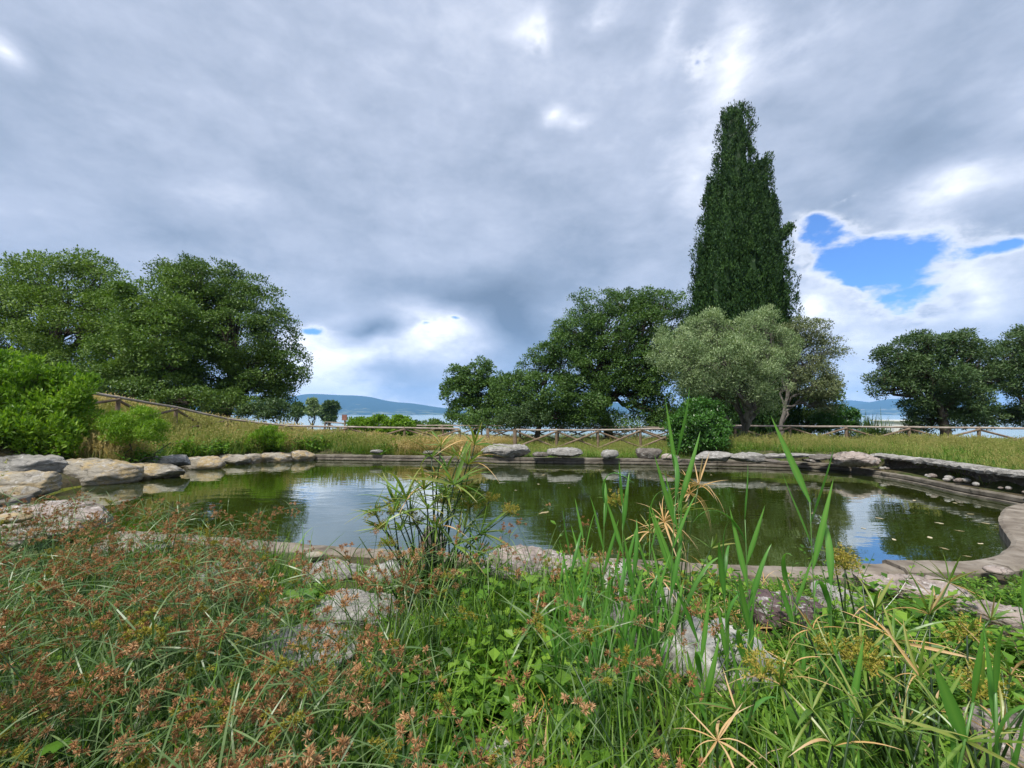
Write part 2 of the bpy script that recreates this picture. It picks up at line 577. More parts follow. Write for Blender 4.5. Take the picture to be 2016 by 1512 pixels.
M['reed_stem'] = leaf_mat('reed_stem', [(.08, .19, .04), (.12, .25, .06), (.2, .3, .1)], .1, .4, .5)
M['lily'] = leaf_mat('floating_leaf', [(.3, .24, .12), (.5, .42, .25), (.62, .55, .4)], .1, .6)
M['bark'] = solid_mat('bark', [(.03, .024, .018), (.075, .06, .045), (.13, .11, .09)], 5, .95, .9, 14, stretch=(1, 1, .3))
M['bark_o'] = solid_mat('bark_olive', [(.06, .052, .045), (.14, .125, .11), (.25, .23, .205)], 5, .95, .9, 12, stretch=(1, 1, .3))
M['wood'] = solid_mat('fence_wood', [(.11, .075, .05), (.2, .145, .1), (.3, .235, .175)], 4, .85, .35, 30, stretch=(1, 1, 1))
M['wood_pale'] = solid_mat('fence_rail_wood', [(.2, .16, .125), (.33, .275, .23), (.47, .41, .36)], 3, .8, .3, 30)
M['concrete'] = solid_mat('kerb_concrete', [(.08, .068, .052), (.17, .15, .12), (.26, .235, .195)], 2.5, .9, .5, 18, speck=((.045, .045, .035), 3.0, .6))
M['concrete_l'] = solid_mat('kerb_concrete_pale', [(.1, .08, .06), (.2, .17, .135), (.3, .265, .22)], 3.5, .9, .5, 22, speck=((.1, .08, .06), 6.0, .62))
M['rock_g'] = rock_mat('rock_grey', (.25, .24, .22), (.035, .032, .028), (.45, .44, .42))
M['rock_p'] = rock_mat('rock_pink_grey', (.3, .25, .22), (.04, .032, .027), (.52, .49, .46))
M['rock_y'] = rock_mat('rock_ochre', (.27, .245, .2), (.045, .035, .025), (.42, .4, .37), (.3, .23, .125), .46, .35)
M['rock_w'] = rock_mat('rock_white', (.45, .43, .4), (.12, .1, .08), (.62, .61, .58), None, 0, .3)
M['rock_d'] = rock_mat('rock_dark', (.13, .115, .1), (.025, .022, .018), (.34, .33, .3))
M['rock_v'] = rock_mat('rock_maroon', (.1, .07, .07), (.03, .022, .02), (.45, .43, .42), None, 0, .5)


def ground_mat():
    m, N, L, out = new_mat('ground_soil_and_moss')
    geo = N.new('ShaderNodeNewGeometry')
    pos = geo.outputs['Position']
    sep = N.new('ShaderNodeSeparateXYZ'); L.new(pos, sep.inputs[0])
    n1 = nnoise(N, L, pos, .8, 6, .6)
    n2 = nnoise(N, L, pos, 7, 7, .65)
    soil = nramp(N, L, n2, [(.3, (.035, .03, .018)), (.5, (.075, .06, .035)), (.7, (.12, .095, .06))])
    moss = nramp(N, L, n2, [(.3, (.025, .04, .01)), (.55, (.05, .08, .018)), (.75, (.12, .11, .05))])
    c = nmix(N, L, nramp(N, L, n1, [(.42, 0.0), (.66, 1.0)]), soil, moss)
    # algae covered pool bed under the water line
    bed_n = nnoise(N, L, pos, 1.1, 6, .6, .4)
    bed = nramp(N, L, bed_n, [(.3, (.1, .12, .012)), (.5, (.2, .215, .03)), (.72, (.33, .34, .1))])
    under = nmath(N, L, 'LESS_THAN', sep.outputs[2], WATER_Z + .02)
    c = nmix(N, L, under, c, bed)
    # far slope: dull green fields
    farf = nmath(N, L, 'GREATER_THAN', sep.outputs[1], 32.0)
    fn = nnoise(N, L, pos, .06, 5, .6)
    c = nmix(N, L, farf, c, nramp(N, L, fn, [(.35, (.05, .085, .025)), (.5, (.1, .13, .035)), (.65, (.17, .16, .06))]))
    p = N.new('ShaderNodeBsdfPrincipled')
    L.new(c, p.inputs['Base Color']); p.inputs['Roughness'].default_value = .95
    p.inputs['Specular IOR Level'].default_value = .15
    b = N.new('ShaderNodeBump'); b.inputs['Strength'].default_value = .6; b.inputs['Distance'].default_value = .03
    L.new(n2, b.inputs['Height']); L.new(b.outputs[0], p.inputs['Normal'])
    L.new(p.outputs[0], out.inputs[0])
    return m


def pond_mat():
    m, N, L, out = new_mat('pond_water')
    geo = N.new('ShaderNodeNewGeometry')
    mp = N.new('ShaderNodeMapping'); mp.inputs['Scale'].default_value = (.7, 1.5, 1)
    L.new(geo.outputs['Position'], mp.inputs[0])
    n = nnoise(N, L, mp.outputs[0], 1.6, 3, .5, .2)
    n2 = nnoise(N, L, mp.outputs[0], 7, 3, .5)
    amp = nnoise(N, L, geo.outputs['Position'], .25, 2, .5)
    h = nmath(N, L, 'MULTIPLY', nmath(N, L, 'MULTIPLY_ADD', n2, .12, n), nramp(N, L, amp, [(.35, .3), (.65, 1.0)]))
    b = N.new('ShaderNodeBump'); b.inputs['Strength'].default_value = .5; b.inputs['Distance'].default_value = .018
    L.new(h, b.inputs['Height'])
    fr = N.new('ShaderNodeFresnel'); fr.inputs['IOR'].default_value = 1.45
    L.new(b.outputs[0], fr.inputs['Normal'])
    gl = N.new('ShaderNodeBsdfGlossy'); gl.inputs['Roughness'].default_value = .0; gl.inputs['Color'].default_value = (.93, .97, .95, 1)
    L.new(b.outputs[0], gl.inputs['Normal'])
    tr = N.new('ShaderNodeBsdfTransparent'); tr.inputs[0].default_value = (.72, .76, .4, 1)
    # suspended green matter
    df = N.new('ShaderNodeBsdfDiffuse'); df.inputs[0].default_value = (.034, .05, .004, 1)
    m1 = N.new('ShaderNodeMixShader'); m1.inputs[0].default_value = .76
    L.new(tr.outputs[0], m1.inputs[1]); L.new(df.outputs[0], m1.inputs[2])
    m2 = N.new('ShaderNodeMixShader')
    L.new(nmath(N, L, 'MULTIPLY_ADD', fr.outputs[0], .8, .33, clamp=True), m2.inputs[0]); L.new(m1.outputs[0], m2.inputs[1]); L.new(gl.outputs[0], m2.inputs[2])
    L.new(m2.outputs[0], out.inputs[0])
    return m


def lake_mat():
    m, N, L, out = new_mat('lake_water')
    geo = N.new('ShaderNodeNewGeometry')
    n = nnoise(N, L, geo.outputs['Position'], .06, 5, .6)
    p = N.new('ShaderNodeBsdfPrincipled')
    p.inputs['Base Color'].default_value = (.25, .34, .34, 1)
    p.inputs['Roughness'].default_value = .22
    p.inputs['IOR'].default_value = 1.33
    b = N.new('ShaderNodeBump'); b.inputs['Strength'].default_value = .3; b.inputs['Distance'].default_value = 1.0
    L.new(n, b.inputs['Height']); L.new(b.outputs[0], p.inputs['Normal'])
    L.new(p.outputs[0], out.inputs[0])
    return m


def hill_mat():
    m, N, L, out = new_mat('wooded_hill')
    geo = N.new('ShaderNodeNewGeometry')
    pos = geo.outputs['Position']
    sep = N.new('ShaderNodeSeparateXYZ'); L.new(pos, sep.inputs[0])
    n = nnoise(N, L, pos, .004, 8, .65)
    wood = nramp(N, L, nnoise(N, L, pos, .02, 6, .7), [(.35, (.01, .026, .016)), (.65, (.022, .048, .026))])
    field = nramp(N, L, nnoise(N, L, pos, .012, 3, .5), [(.4, (.08, .11, .04)), (.52, (.14, .16, .07)), (.62, (.26, .23, .15))])
    low = nmath(N, L, 'MULTIPLY_ADD', sep.outputs[2], -.0022, nmath(N, L, 'MULTIPLY_ADD', n, 1.6, -.46))
    c = nmix(N, L, nramp(N, L, low, [(.34, 0.0), (.42, 1.0)]), wood, field)
    p = N.new('ShaderNodeBsdfPrincipled')
    L.new(c, p.inputs['Base Color']); p.inputs['Roughness'].default_value = 1; p.inputs['Specular IOR Level'].default_value = 0
    L.new(p.outputs[0], out.inputs[0])
    return m


WATER_Z = -.25
LAKE_Z = -26.0
M['ground'] = ground_mat()
M['pond'] = pond_mat()
M['lake'] = lake_mat()
M['hill'] = hill_mat()

# ------------------------------------------------------------------ pond outline (at the water line)
outline_px = [(612, 906), (720, 907), (860, 909), (1000, 912), (1200, 914), (1400, 917), (1560, 921), (1676, 928),
              (1786, 949), (1889, 972), (1992, 992), (2090, 1012), (2110, 1022), (2040, 1014), (1995, 1018), (1976, 1032), (1973, 1052), (1990, 1078),
              (1996, 1094), (1984, 1110), (1949, 1126), (1888, 1133), (1807, 1131), (1706, 1135), (1585, 1141),
              (1450, 1137), (1333, 1131), (1133, 1118), (940, 1112), (760, 1104), (560, 1089), (340, 1069), (200, 1070), (90, 1068),
              (-90, 1050), (-60, 1020), (0, 1009), (60, 990), (153, 962), (250, 947), (345, 936), (361, 924), (479, 914), (607, 905)]
OUT = np.array([P(x, y, WATER_Z)[:2] for x, y in outline_px])


def pond_sd(x, y):
    """signed distance to the water line, negative inside"""
    p = np.stack([np.asarray(x, float).ravel(), np.asarray(y, float).ravel()], 1)
    n = len(OUT)
    dm = np.full(len(p), 1e9)
    ins = np.zeros(len(p), bool)
    for i in range(n):
        a, b = OUT[i], OUT[(i + 1) % n]
        ab = b - a
        t = np.clip(((p - a) @ ab) / (ab @ ab + 1e-9), 0, 1)
        dm = np.minimum(dm, np.linalg.norm(p - (a + t[:, None] * ab), axis=1))
        c = ((a[1] > p[:, 1]) != (b[1] > p[:, 1])) & (p[:, 0] < (b[0] - a[0]) * (p[:, 1] - a[1]) / (b[1] - a[1] + 1e-12) + a[0])
        ins ^= c
    return np.where(ins, -dm, dm).reshape(np.shape(x))


def height(x, y):
    x = np.asarray(x, float); y = np.asarray(y, float)
    sd = pond_sd(x, y)
    lumps = fbm(np.stack([x * .5, y * .5, x * 0], -1), 3, 3) * .06
    h = lumps - .12 + .1 * sstep(5.5, 1.0, y) * 1.0
    # ground falls gently towards the fence on the far side
    h = h - .18 * sstep(17, 24, y) * sstep(-12, -4, x)
    # right lawn behind the slab wall
    h = h + .36 * sstep(.72, .95, sd) * sstep(6, 9.5, x) * sstep(4.5, 7.5, y) * sstep(25, 18, y)
    # left bank
    bank = sstep(1.3, 4.6, sd) * np.clip(.15 * -x - .125 * y + .955, 0, 2.3) * sstep(4.5, 8, y) * sstep(-3, -8, x)
    h = h + bank - .04 * sstep(1.3, .35, sd) * sstep(6.5, 5.6, y) + .25 * sstep(.2, 1.0, sd) * sstep(-4, -8, x) * sstep(6, 9, y)
    # the hillside beyond
    far = np.maximum(y - 27, 0)
    h = h - np.minimum(far * .04, 1.2) - np.minimum(np.maximum(y - 45, 0) * .105, 60.0)
    side = np.maximum(np.abs(x) - 60, 0)
    h = h - side * .02
    # pool bed
    bed = -.95 + .62 * sstep(1.6, 0.0, -sd) * sstep(9.0, 6.0, y) + .05 * fbm(np.stack([x, y, x * 0], -1), 2, 8)
    w = sstep(.26, .12, sd)
    return h * (1 - w) + bed * w


def gz(x, y):
    return float(height(np.array([x]), np.array([y]))[0])


def build_ground():
    def axis(lo, hi, d0, grow, start):
        a, s, d = [start], start, d0
        while s < hi:
            s += d; a.append(s)
            if s > 20: d *= grow
        b, s, d = [], start, d0
        while s > lo:
            s -= d; b.append(s)
            if s < -14: d *= grow
        return np.array(b[::-1] + a)
    xs = axis(-2500, 2500, .17, 1.09, 0.0)
    ys = axis(-60, 700, .17, 1.06, 0.0)
    X_, Y_ = np.meshgrid(xs, ys)
    Z_ = height(X_, Y_)
    g = Geo()
    nx, ny = len(xs), len(ys)
    i = np.arange(ny - 1)[:, None] * nx + np.arange(nx - 1)[None]
    q = np.stack([i, i + 1, i + nx + 1, i + nx], -1).reshape(-1, 4)
    g.add(np.stack([X_, Y_, Z_], -1).reshape(-1, 3), q)
    return tag(link('ground', g.mesh('ground', M['ground'], True)), kind='structure')


build_ground()


def build_water():
    n = len(OUT)
    nrm = []
    area = 0.5 * sum(OUT[i][0] * OUT[(i + 1) % n][1] - OUT[(i + 1) % n][0] * OUT[i][1] for i in range(n))
    sg = 1 if area > 0 else -1
    V = []
    for i in range(n):
        t = unit(OUT[(i + 1) % n] - OUT[(i - 1) % n])
        nn = np.array((t[1], -t[0])) * sg
        V.append((*(OUT[i] + nn * .1), WATER_Z))
    me = bpy.data.meshes.new('pond_water')
    me.from_pydata(V, [], [tuple(range(n)) if sg > 0 else tuple(range(n - 1, -1, -1))])
    me.materials.append(M['pond'])
    tag(link('pond_water', me), kind='structure')
    g = Geo()
    g.add([(-9000, 100, LAKE_Z), (9000, 100, LAKE_Z), (9000, 4600, LAKE_Z), (-9000, 4600, LAKE_Z)], [(0, 1, 2, 3)])
    tag(link('lake_water', g.mesh('lake_water', M['lake'])), kind='structure')


build_water()


def ridge(name, pts, dist, depth, seed, foot=4550):
    """range of hills whose crest runs through the given sight lines at the given distance"""
    pts = sorted(pts)
    px = np.linspace(pts[0][0], pts[-1][0], 260)
    py = np.interp(px, [p[0] for p in pts], [p[1] for p in pts])
    py = np.convolve(np.pad(py, 5, mode='edge'), np.ones(11) / 11, 'valid')
    rows = 26
    V = []
    for r in range(rows):
        t = r / (rows - 1)
        y = foot + (dist - foot) * t if t <= 1 else 0
        for a, b in zip(px, py):
            c = D(a, b, dist)
            k = y / dist
            top = c[2] - LAKE_Z
            z = LAKE_Z - 2 + (top + 2) * (t ** 1.25)
            V.append((c[0] * (k + (1 - k) * .15), y, z))
    V = np.array(V)
    nz = fbm(V * (1 / 420.0, 1 / 600.0, 0) + seed, 5, seed)
    tt = np.repeat(np.linspace(0, 1, rows), len(px))
    V[:, 2] += nz * 26 * np.sin(tt * PI) + nz * 3 * (tt > .99)
    # back slope
    back = V[-len(px):].copy(); back[:, 1] += depth; back[:, 2] = LAKE_Z
    V = np.concatenate([V, back])
    nx = len(px)
    i = np.arange(rows)[:, None] * nx + np.arange(nx - 1)[None]
    q = np.stack([i, i + 1, i + nx + 1, i + nx], -1).reshape(-1, 4)
    g = Geo(); g.add(V, q)
    return tag(link(name, g.mesh(name, M['hill'], True)), kind='structure')


ridge('hills', [(300, 790), (480, 790), (565, 784), (592, 776), (615, 774), (650, 777), (690, 779), (712, 778), (740, 783), (770, 792),
                (800, 793), (830, 796), (850, 801), (880, 804), (960, 806), (1060, 805), (1150, 800), (1215, 792), (1290, 796), (1380, 806), (1480, 809)],
      6500, 1500, 5)
ridge('hills_right', [(1380, 808), (1480, 806), (1545, 802), (1580, 800), (1610, 804), (1655, 806), (1700, 795), (1740, 786), (1775, 785), (1830, 787), (1900, 794),
                      (1960, 797), (2016, 800), (2200, 806), (2500, 809)], 6300, 1500, 9)
ridge('hills_far', [(1560, 806), (1625, 796), (1650, 789), (1668, 787), (1690, 789), (1720, 793), (1800, 800), (1900, 806)], 8000, 800, 2, foot=6800)


# ------------------------------------------------------------------ haze
def build_haze():
    g = Geo()
    x0, x1, y0, y1, z0, z1 = -14000, 14000, -200, 9600, -80, 520
    v = [(x, y, z) for x in (x0, x1) for y in (y0, y1) for z in (z0, z1)]
    g.add(v, [(0, 1, 3, 2), (4, 6, 7, 5), (0, 4, 5, 1), (2, 3, 7, 6), (0, 2, 6, 4), (1, 5, 7, 3)])
    m, N, L, out = new_mat('haze')
    pv = N.new('ShaderNodeVolumePrincipled')
    pv.inputs['Color'].default_value = (.3, .58, 1.0, 1)
    pv.inputs['Density'].default_value = 1.1e-4
    pv.inputs['Anisotropy'].default_value = 0.0
    L.new(pv.outputs[0], out.inputs['Volume'])
    return tag(link('haze', g.mesh('haze', m)), kind='stuff')


build_haze()


# ------------------------------------------------------------------ kerbs
def sweep(g, path, prof, closed_prof=True, jit=.0):
    """path: list of (x,y,z); prof: (outward, up) pairs; outward is to the right of travel"""
    path = np.asarray(path, float)
    t = np.gradient(path[:, :2], axis=0); t = unit(t)
    nr = np.stack([t[:, 1], -t[:, 0]], 1)
    V = []
    for i in range(len(path)):
        for (o, u) in prof:
            j = rng.normal(0, jit, 2) if jit else (0, 0)
            V.append((path[i, 0] + nr[i, 0] * (o + j[0]), path[i, 1] + nr[i, 1] * (o + j[0]), path[i, 2] + u + j[1]))
    m = len(prof)
    q = [(i * m + k, i * m + (k + 1) % m, (i + 1) * m + (k + 1) % m, (i + 1) * m + k) for i in range(len(path) - 1) for k in range(m)]
    t_ = []
    for k in range(1, m - 1):
        t_.append((0, k + 1, k)); o = (len(path) - 1) * m; t_.append((o, o + k, o + k + 1))
    g.add(V, q, t_)


def resample(pts, step, smooth=True):
    pts = np.asarray(pts, float)
    if smooth and len(pts) > 2:
        # Catmull-Rom
        q = [pts[0]]
        for i in range(len(pts) - 1):
            p0, p1, p2, p3 = pts[max(i - 1, 0)], pts[i], pts[i + 1], pts[min(i + 2, len(pts) - 1)]
            for s in np.linspace(0, 1, 12)[1:]:
                q.append(.5 * ((2 * p1) + (-p0 + p2) * s + (2 * p0 - 5 * p1 + 4 * p2 - p3) * s * s + (-p0 + 3 * p1 - 3 * p2 + p3) * s ** 3))
        pts = np.array(q)
    d = np.concatenate([[0], np.cumsum(np.linalg.norm(np.diff(pts, axis=0), axis=1))])
    n = max(2, int(round(d[-1] / step)) + 1)
    s = np.linspace(0, d[-1], n)
    return np.stack([np.interp(s, d, pts[:, k]) for k in range(3)], 1)


def kerb(name, label, px_pts, prof, mat, sec=2.0, part='kerb_section', smooth=True, jit=.003):
    pts = resample([P(x, y, WATER_Z) for x, y in px_pts], .12, smooth)
    root = empty(name, (pts[len(pts) // 2][0], pts[len(pts) // 2][1], 0), label, 'pond kerb')
    per = max(2, int(sec / .12))
    i = 0
    while i < len(pts) - 1:
        j = min(i + per, len(pts) - 1)
        if len(pts) - 1 - j < 4: j = len(pts) - 1
        seg = pts[i:j + 1].copy()
        # 5 mm joint
        seg[0] += unit(seg[1] - seg[0]) * .004; seg[-1] -= unit(seg[-1] - seg[-2]) * .004
        g = Geo(); sweep(g, seg, prof, jit=jit)
        o = link(part, g.mesh(part, mat), root)
        o.location = -root.location
        i = j
    return root


# far kerb: two lips with a groove between; travel so that outward (right of travel) is away from the water
far_px = [(600, 905), (720, 907), (860, 909), (1000, 912), (1200, 914), (1400, 917), (1560, 921), (1682, 929)]
dbl = [(.0, -.75), (.32, -.75), (.32, .19), (.07, .2), (.03, .185), (.03, .12), (.06, .11), (.06, .085), (-.03, .075), (-.03, .02), (0, 0)]
kerb('far_kerb', 'long grey double lipped concrete kerb along the far side of the pond', far_px[::-1], dbl, M['concrete'], 2.4)
right_px = [(1676, 930), (1786, 949), (1889, 972), (1992, 992), (2090, 1012), (2150, 1026)]
dbl2 = [(.0, -.75), (.75, -.75), (.75, .12), (.17, .13), (.13, .16), (.03, .165), (.0, .14), (.0, .07), (.03, .06), (.03, .045), (-.05, .035), (-.05, -.01), (-.02, -.04)]
kerb('side_kerb', 'grey double lipped concrete kerb below the slab ledge on the right', right_px[::-1], dbl2, M['concrete'], 2.4)
flat = [(.0, -.7), (.26, -.7), (.27, .13), (.24, .155), (.03, .16), (.0, .13)]
curve_px = [(2060, 1012), (2020, 1010), (1988, 1016), (1974, 1032), (1972, 1052), (1988, 1078), (1996, 1094), (1984, 1112), (1949, 1128), (1888, 1136), (1807, 1134), (1740, 1134)]
flat_w = [(-.01, -.7), (.30, -.7), (.31, .15), (.27, .18), (.03, .185), (-.02, .16)]
kerb('curved_kerb', 'pale curved concrete rim at the right end of the pond', curve_px[::-1], flat_w, M['concrete_l'], 1.1)
kerb('near_kerb', 'pale straight concrete rim behind the reeds on the near side', [(1740, 1136), (1706, 1137), (1585, 1143), (1450, 1139), (1333, 1133), (1133, 1120), (1040, 1116)][::-1],
     flat, M['concrete_l'], 2.0)
kerb('near_kerb', 'pale straight concrete rim behind the brown sedges on the near left', [(940, 1114), (760, 1106), (560, 1091), (340, 1071), (240, 1066)][::-1],
     flat, M['concrete_l'], 2.0)
kerb('left_kerb', 'short grey concrete rim at the left edge below the ochre rocks', [(70, 986), (30, 999), (-20, 1013), (-90, 1036)],
     flat, M['concrete'], 2.0)


# ------------------------------------------------------------------ rocks
def ico(sub):
    import bmesh
    bm = bmesh.new()
    bmesh.ops.create_icosphere(bm, subdivisions=sub, radius=1)
    v = np.array([p.co[:] for p in bm.verts]); f = np.array([[p.index for p in q.verts] for q in bm.faces])
    bm.free()
    return v, f


ICO = {k: ico(k) for k in (2, 3, 4, 5)}


ROCKS = []


def rock(name, label, px0, px1, pytop, pybot, depth, mat, base_z=None, seed=1, n=3.2, group=None, sub=4, rough=.12, tilt=(0, 0), rz=None, sink=.18, dist=None, ledge=.022, cuts=12):
    """a boulder standing where its foot is seen, as wide and tall as it looks there"""
    pc = (px0 + px1) / 2
    if dist is None:
        c = P(pc, pybot, base_z if base_z is not None else 0.0)
    else:
        c = D(pc, pybot, dist)
    dd = c[1]
    yc = dd + depth * .5
    ROCKS.append((c[0] * yc / dd, yc, (px1 - px0) / F * dd * .5, depth * .5))
    w = (px1 - px0) / F * (dd + depth * .3)
    ztop = EYE + D(pc, pytop, dd + depth * .45)[2] - EYE
    zb = c[2]
    hgt = max(ztop - zb, .04) * (1.0 if dd < 11.5 else .86)
    w *= 1.04
    r_ = np.random.default_rng(seed * 31 + 5)
    v, f = ICO[sub]
    p = v.copy()
    nn = n
    rr = (np.abs(p) ** nn).sum(1) ** (-1 / nn)
    p = p * rr[:, None]
    # chipped facets
    for k in range(cuts):
        d = unit(r_.normal(0, 1, 3)); d[2] *= .6; d = unit(d)
        lim = r_.uniform(.78, 1.0)
        s = p @ d
        ex = np.maximum(s - lim, 0)
        p = p - d * (ex * .92)[:, None]
    q = p * (w / 2, depth / 2, hgt / 2)
    sc = 1.0 / max(w, depth) * 3.2
    nz = fbm(q * sc + seed * 7.7, 4, seed)
    nz = nz * .6 + (.5 - np.abs(fbm(q * sc * 1.7 + seed * 3.1, 3, seed + 5))) * .7
    nrm = unit(p / np.array((w, depth, hgt)))
    q = q + nrm * (nz * rough * min(w, depth, hgt * 1.3) * .5)[:, None]
    # bedding ledges
    zz = q[:, 2] / hgt * 7 + fbm(q * sc * .6, 2, seed + 9) * 1.1
    led = np.abs((zz % 1) - .5) * 2
    q[:, :2] *= (1 + ledge * (led - .5))[:, None] 
    fine = fbm(q * sc * 5, 3, seed + 3) * .024 * min(1, w)
    q = q + nrm * fine[:, None]
    full = hgt * (1 + sink)
    q[:, 2] = q[:, 2] * (full / hgt)
    g = Geo(); g.add(q, None, f)
    o = link(name, g.mesh(name, mat, True))
    o.location = (c[0] * yc / dd, yc, zb - hgt * sink + full / 2)
    o.rotation_euler = (R(tilt[0]), R(tilt[1]), R(rz) if rz is not None else R(r_.uniform(-6, 6)))
    me = o.data
    return tag(o, label, 'rock', group)


# left row of rocks
rock('boulder', 'large grey wrinkled boulder at the far left shore below the bright green shrub', -60, 132, 897, 962, 1.4, M['rock_g'], -.2, 3, 3, rough=.16, sub=5)
rock('boulder', 'broad ochre boulder with grey band right of the wrinkled grey boulder', 95, 262, 905, 958, 1.1, M['rock_y'], -.25, 4, 3.4, rough=.12, sub=5)
rock('boulder', 'ochre wedge shaped boulder ending in a dark overhang on the left shore', 238, 360, 907, 945, .8, M['rock_y'], -.25, 5, 3, rough=.1, sub=5)
rock('shelf_rock', 'low flat grey and ochre shelf of rock at the left edge of the picture', -90, 105, 930, 985, .8, M['rock_y'], -.22, 6, 3.6, rough=.14, sub=5)
rock('shelf_rock', 'yellow low rock lump just above the short left kerb', -40, 70, 958, 992, .45, M['rock_y'], -.25, 7, 2.6, rough=.14)
rock('boulder', 'grey weathered stone set back behind the ochre rocks', 292, 372, 894, 920, .9, M['rock_g'], -.02, 8, 2.6)
xs_ = [(358, 436, 896, 925), (425, 486, 893, 916), (478, 512, 891, 913), (508, 574, 889, 911), (568, 612, 884, 909)]
lb_ = ['long ochre rock with pale grey top, first of the far left row', 'ochre and grey rock, second of the far left row',
       'small ochre rock, third of the far left row', 'smooth ochre rock with a weed growing over it', 'rounded ochre rock ending the row beside the far kerb']
for k, (a, b, c_, d_) in enumerate(xs_):
    rock('boulder', lb_[k], a, b + 4, c_, d_, .75, M['rock_y'], -.25, 12 + k, 2.8, rough=.08, group='ochre rocks along the left shore')
# far side stones
rock('stone', 'small grey flat stone alone on the far kerb', 729, 754, 884, 893, .35, M['rock_g'], .04, 21, 2.4, sub=3, sink=.05)
rock('boulder', 'dark low stone half hidden behind the umbrella sedge on the far side', 833, 870, 886, 895, .5, M['rock_d'], .02, 22, 2.6, sub=3)
rock('boulder', 'broad jagged grey boulder on the far side right of the umbrella sedge', 948, 1045, 872, 898, 1.1, M['rock_g'], .02, 23, 2.2, rough=.3, ledge=.04, sub=5)
rock('stone', 'small dark stone between the jagged and the rounded boulder', 1049, 1081, 889, 899, .4, M['rock_d'], .03, 24, 3, sub=3)
rock('boulder', 'rounded grey lichened boulder resting on the far kerb', 1078, 1146, 879, 900, .8, M['rock_g'], .04, 25, 2.7, sub=4, rough=.08)
rock('stone', 'squarish grey stone in the grass left of the green bush', 1184, 1217, 884, 902, .5, M['rock_g'], .0, 26, 4, sub=3)
rock('stone', 'dark flat topped stone left of the green bush', 1253, 1300, 880, 901, .6, M['rock_d'], .0, 27, 4, sub=4)
rock('stone', 'low brown stone at the foot of the green bush', 1303, 1336, 892, 905, .4, M['rock_p'], .02, 28, 3, sub=3)
rock('pebble', 'white egg shaped pebble lying on the far kerb', 1361, 1380, 899, 907, .22, M['rock_w'], .05, 29, 2.2, sub=3, sink=.0, cuts=0, rough=.03, ledge=0)
rock('block', 'long grey stone block under the leaning olive trunk', 1366, 1443, 888, 908, .7, M['rock_g'], .04, 31, 5, sub=4, sink=.1, rough=.1, cuts=12)
rock('block', 'grey stone block right of the olive trunk', 1440, 1501, 889, 910, .7, M['rock_g'], .04, 32, 4.4, sub=4, sink=.1, rough=.1, cuts=12)
rock('slab', 'flat grey slab bridging the dark gap on the far side', 1499, 1600, 893, 903, .8, M['rock_g'], .16, 33, 6, sub=4, sink=.0, rough=.08, cuts=5)
rock('slab', 'darker flat slab next to the corner boulder', 1596, 1662, 895, 906, .8, M['rock_d'], .16, 34, 6, sub=4, sink=.0, rough=.08, cuts=5)
rock('boulder', 'rounded brown boulder on the far right corner of the pond', 1648, 1720, 888, 918, .9, M['rock_p'], .06, 35, 2.8, sub=5, rough=.12)
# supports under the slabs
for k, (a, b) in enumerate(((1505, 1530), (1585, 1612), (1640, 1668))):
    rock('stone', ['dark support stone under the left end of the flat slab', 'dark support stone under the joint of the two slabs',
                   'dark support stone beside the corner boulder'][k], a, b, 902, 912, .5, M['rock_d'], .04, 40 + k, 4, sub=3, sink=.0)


# slab ledge on the right side
def slab_ledge():
    base = resample([P(x, y, WATER_Z) for x, y in [(1690, 932), (1786, 949), (1889, 972), (1992, 992), (2090, 1012), (2150, 1026)]], .1)
    t = unit(np.gradient(base[:, :2], axis=0))
    nr = np.stack([-t[:, 1], t[:, 0]], 1)      # away from the water
    root = empty('slab_ledge', base[len(base) // 2], 'rough grey stone slab ledge running above the right hand kerb', 'ledge')
    n = len(base); i = 0; k = 0
    while i < n - 3:
        j = min(i + 9 + (k * 5) % 7, n - 1)
        g = Geo()
        seg = base[i:j + 1].copy()
        seg[:, :2] += nr[i:j + 1] * .4
        seg[:, 2] = .33
        seg[0] += unit(seg[1] - seg[0]) * .01; seg[-1] -= unit(seg[-1] - seg[-2]) * .01
        prof = [(0, -.09), (.5, -.1), (.5, .0), (.25, .03), (.02, .015), (-.03, -.03)]
        sweep(g, seg, [(-o, u) for o, u in prof][::-1], jit=.014)
        o = link('slab', g.mesh('slab', M['rock_g']), root); o.location = -root.location
        i = j; k += 1
    # back wall of the recess; its dark stone colour carries the shade
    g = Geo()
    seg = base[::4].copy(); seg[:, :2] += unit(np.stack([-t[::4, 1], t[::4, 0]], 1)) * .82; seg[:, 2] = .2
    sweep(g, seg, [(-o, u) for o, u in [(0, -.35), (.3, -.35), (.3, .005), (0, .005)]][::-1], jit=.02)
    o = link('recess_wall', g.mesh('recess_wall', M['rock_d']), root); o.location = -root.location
    # pebbles in the recess
    r_ = np.random.default_rng(4)
    pm = []
    for s in range(4):
        v, f = ICO[2]
        q = v * (1, .7, .55) * (1 + .12 * fbm(v * 1.5 + s, 2, s)[:, None])
        g = Geo(); g.add(q, None, f)
        pm.append(g.mesh('pebble', M['rock_w'] if s % 2 else M['rock_p'], True))
    for k in range(26):
        u = r_.uniform(.03, .95); i = int(u * (n - 1))
        p = base[i].copy(); p[:2] += nr[i] * r_.uniform(.12, .5)
        s = r_.uniform(.035, .1)
        o = link('pebble', pm[k % 4]); o.scale = (s, s, s)
        o.location = (p[0], p[1], -.05 + s * .45); o.rotation_euler = (0, 0, r_.uniform(0, 6))
        tag(o, 'pebble lying in the dark recess between right hand kerb and slab ledge', 'pebble', 'pebbles in the recess under the slab ledge')


slab_ledge()

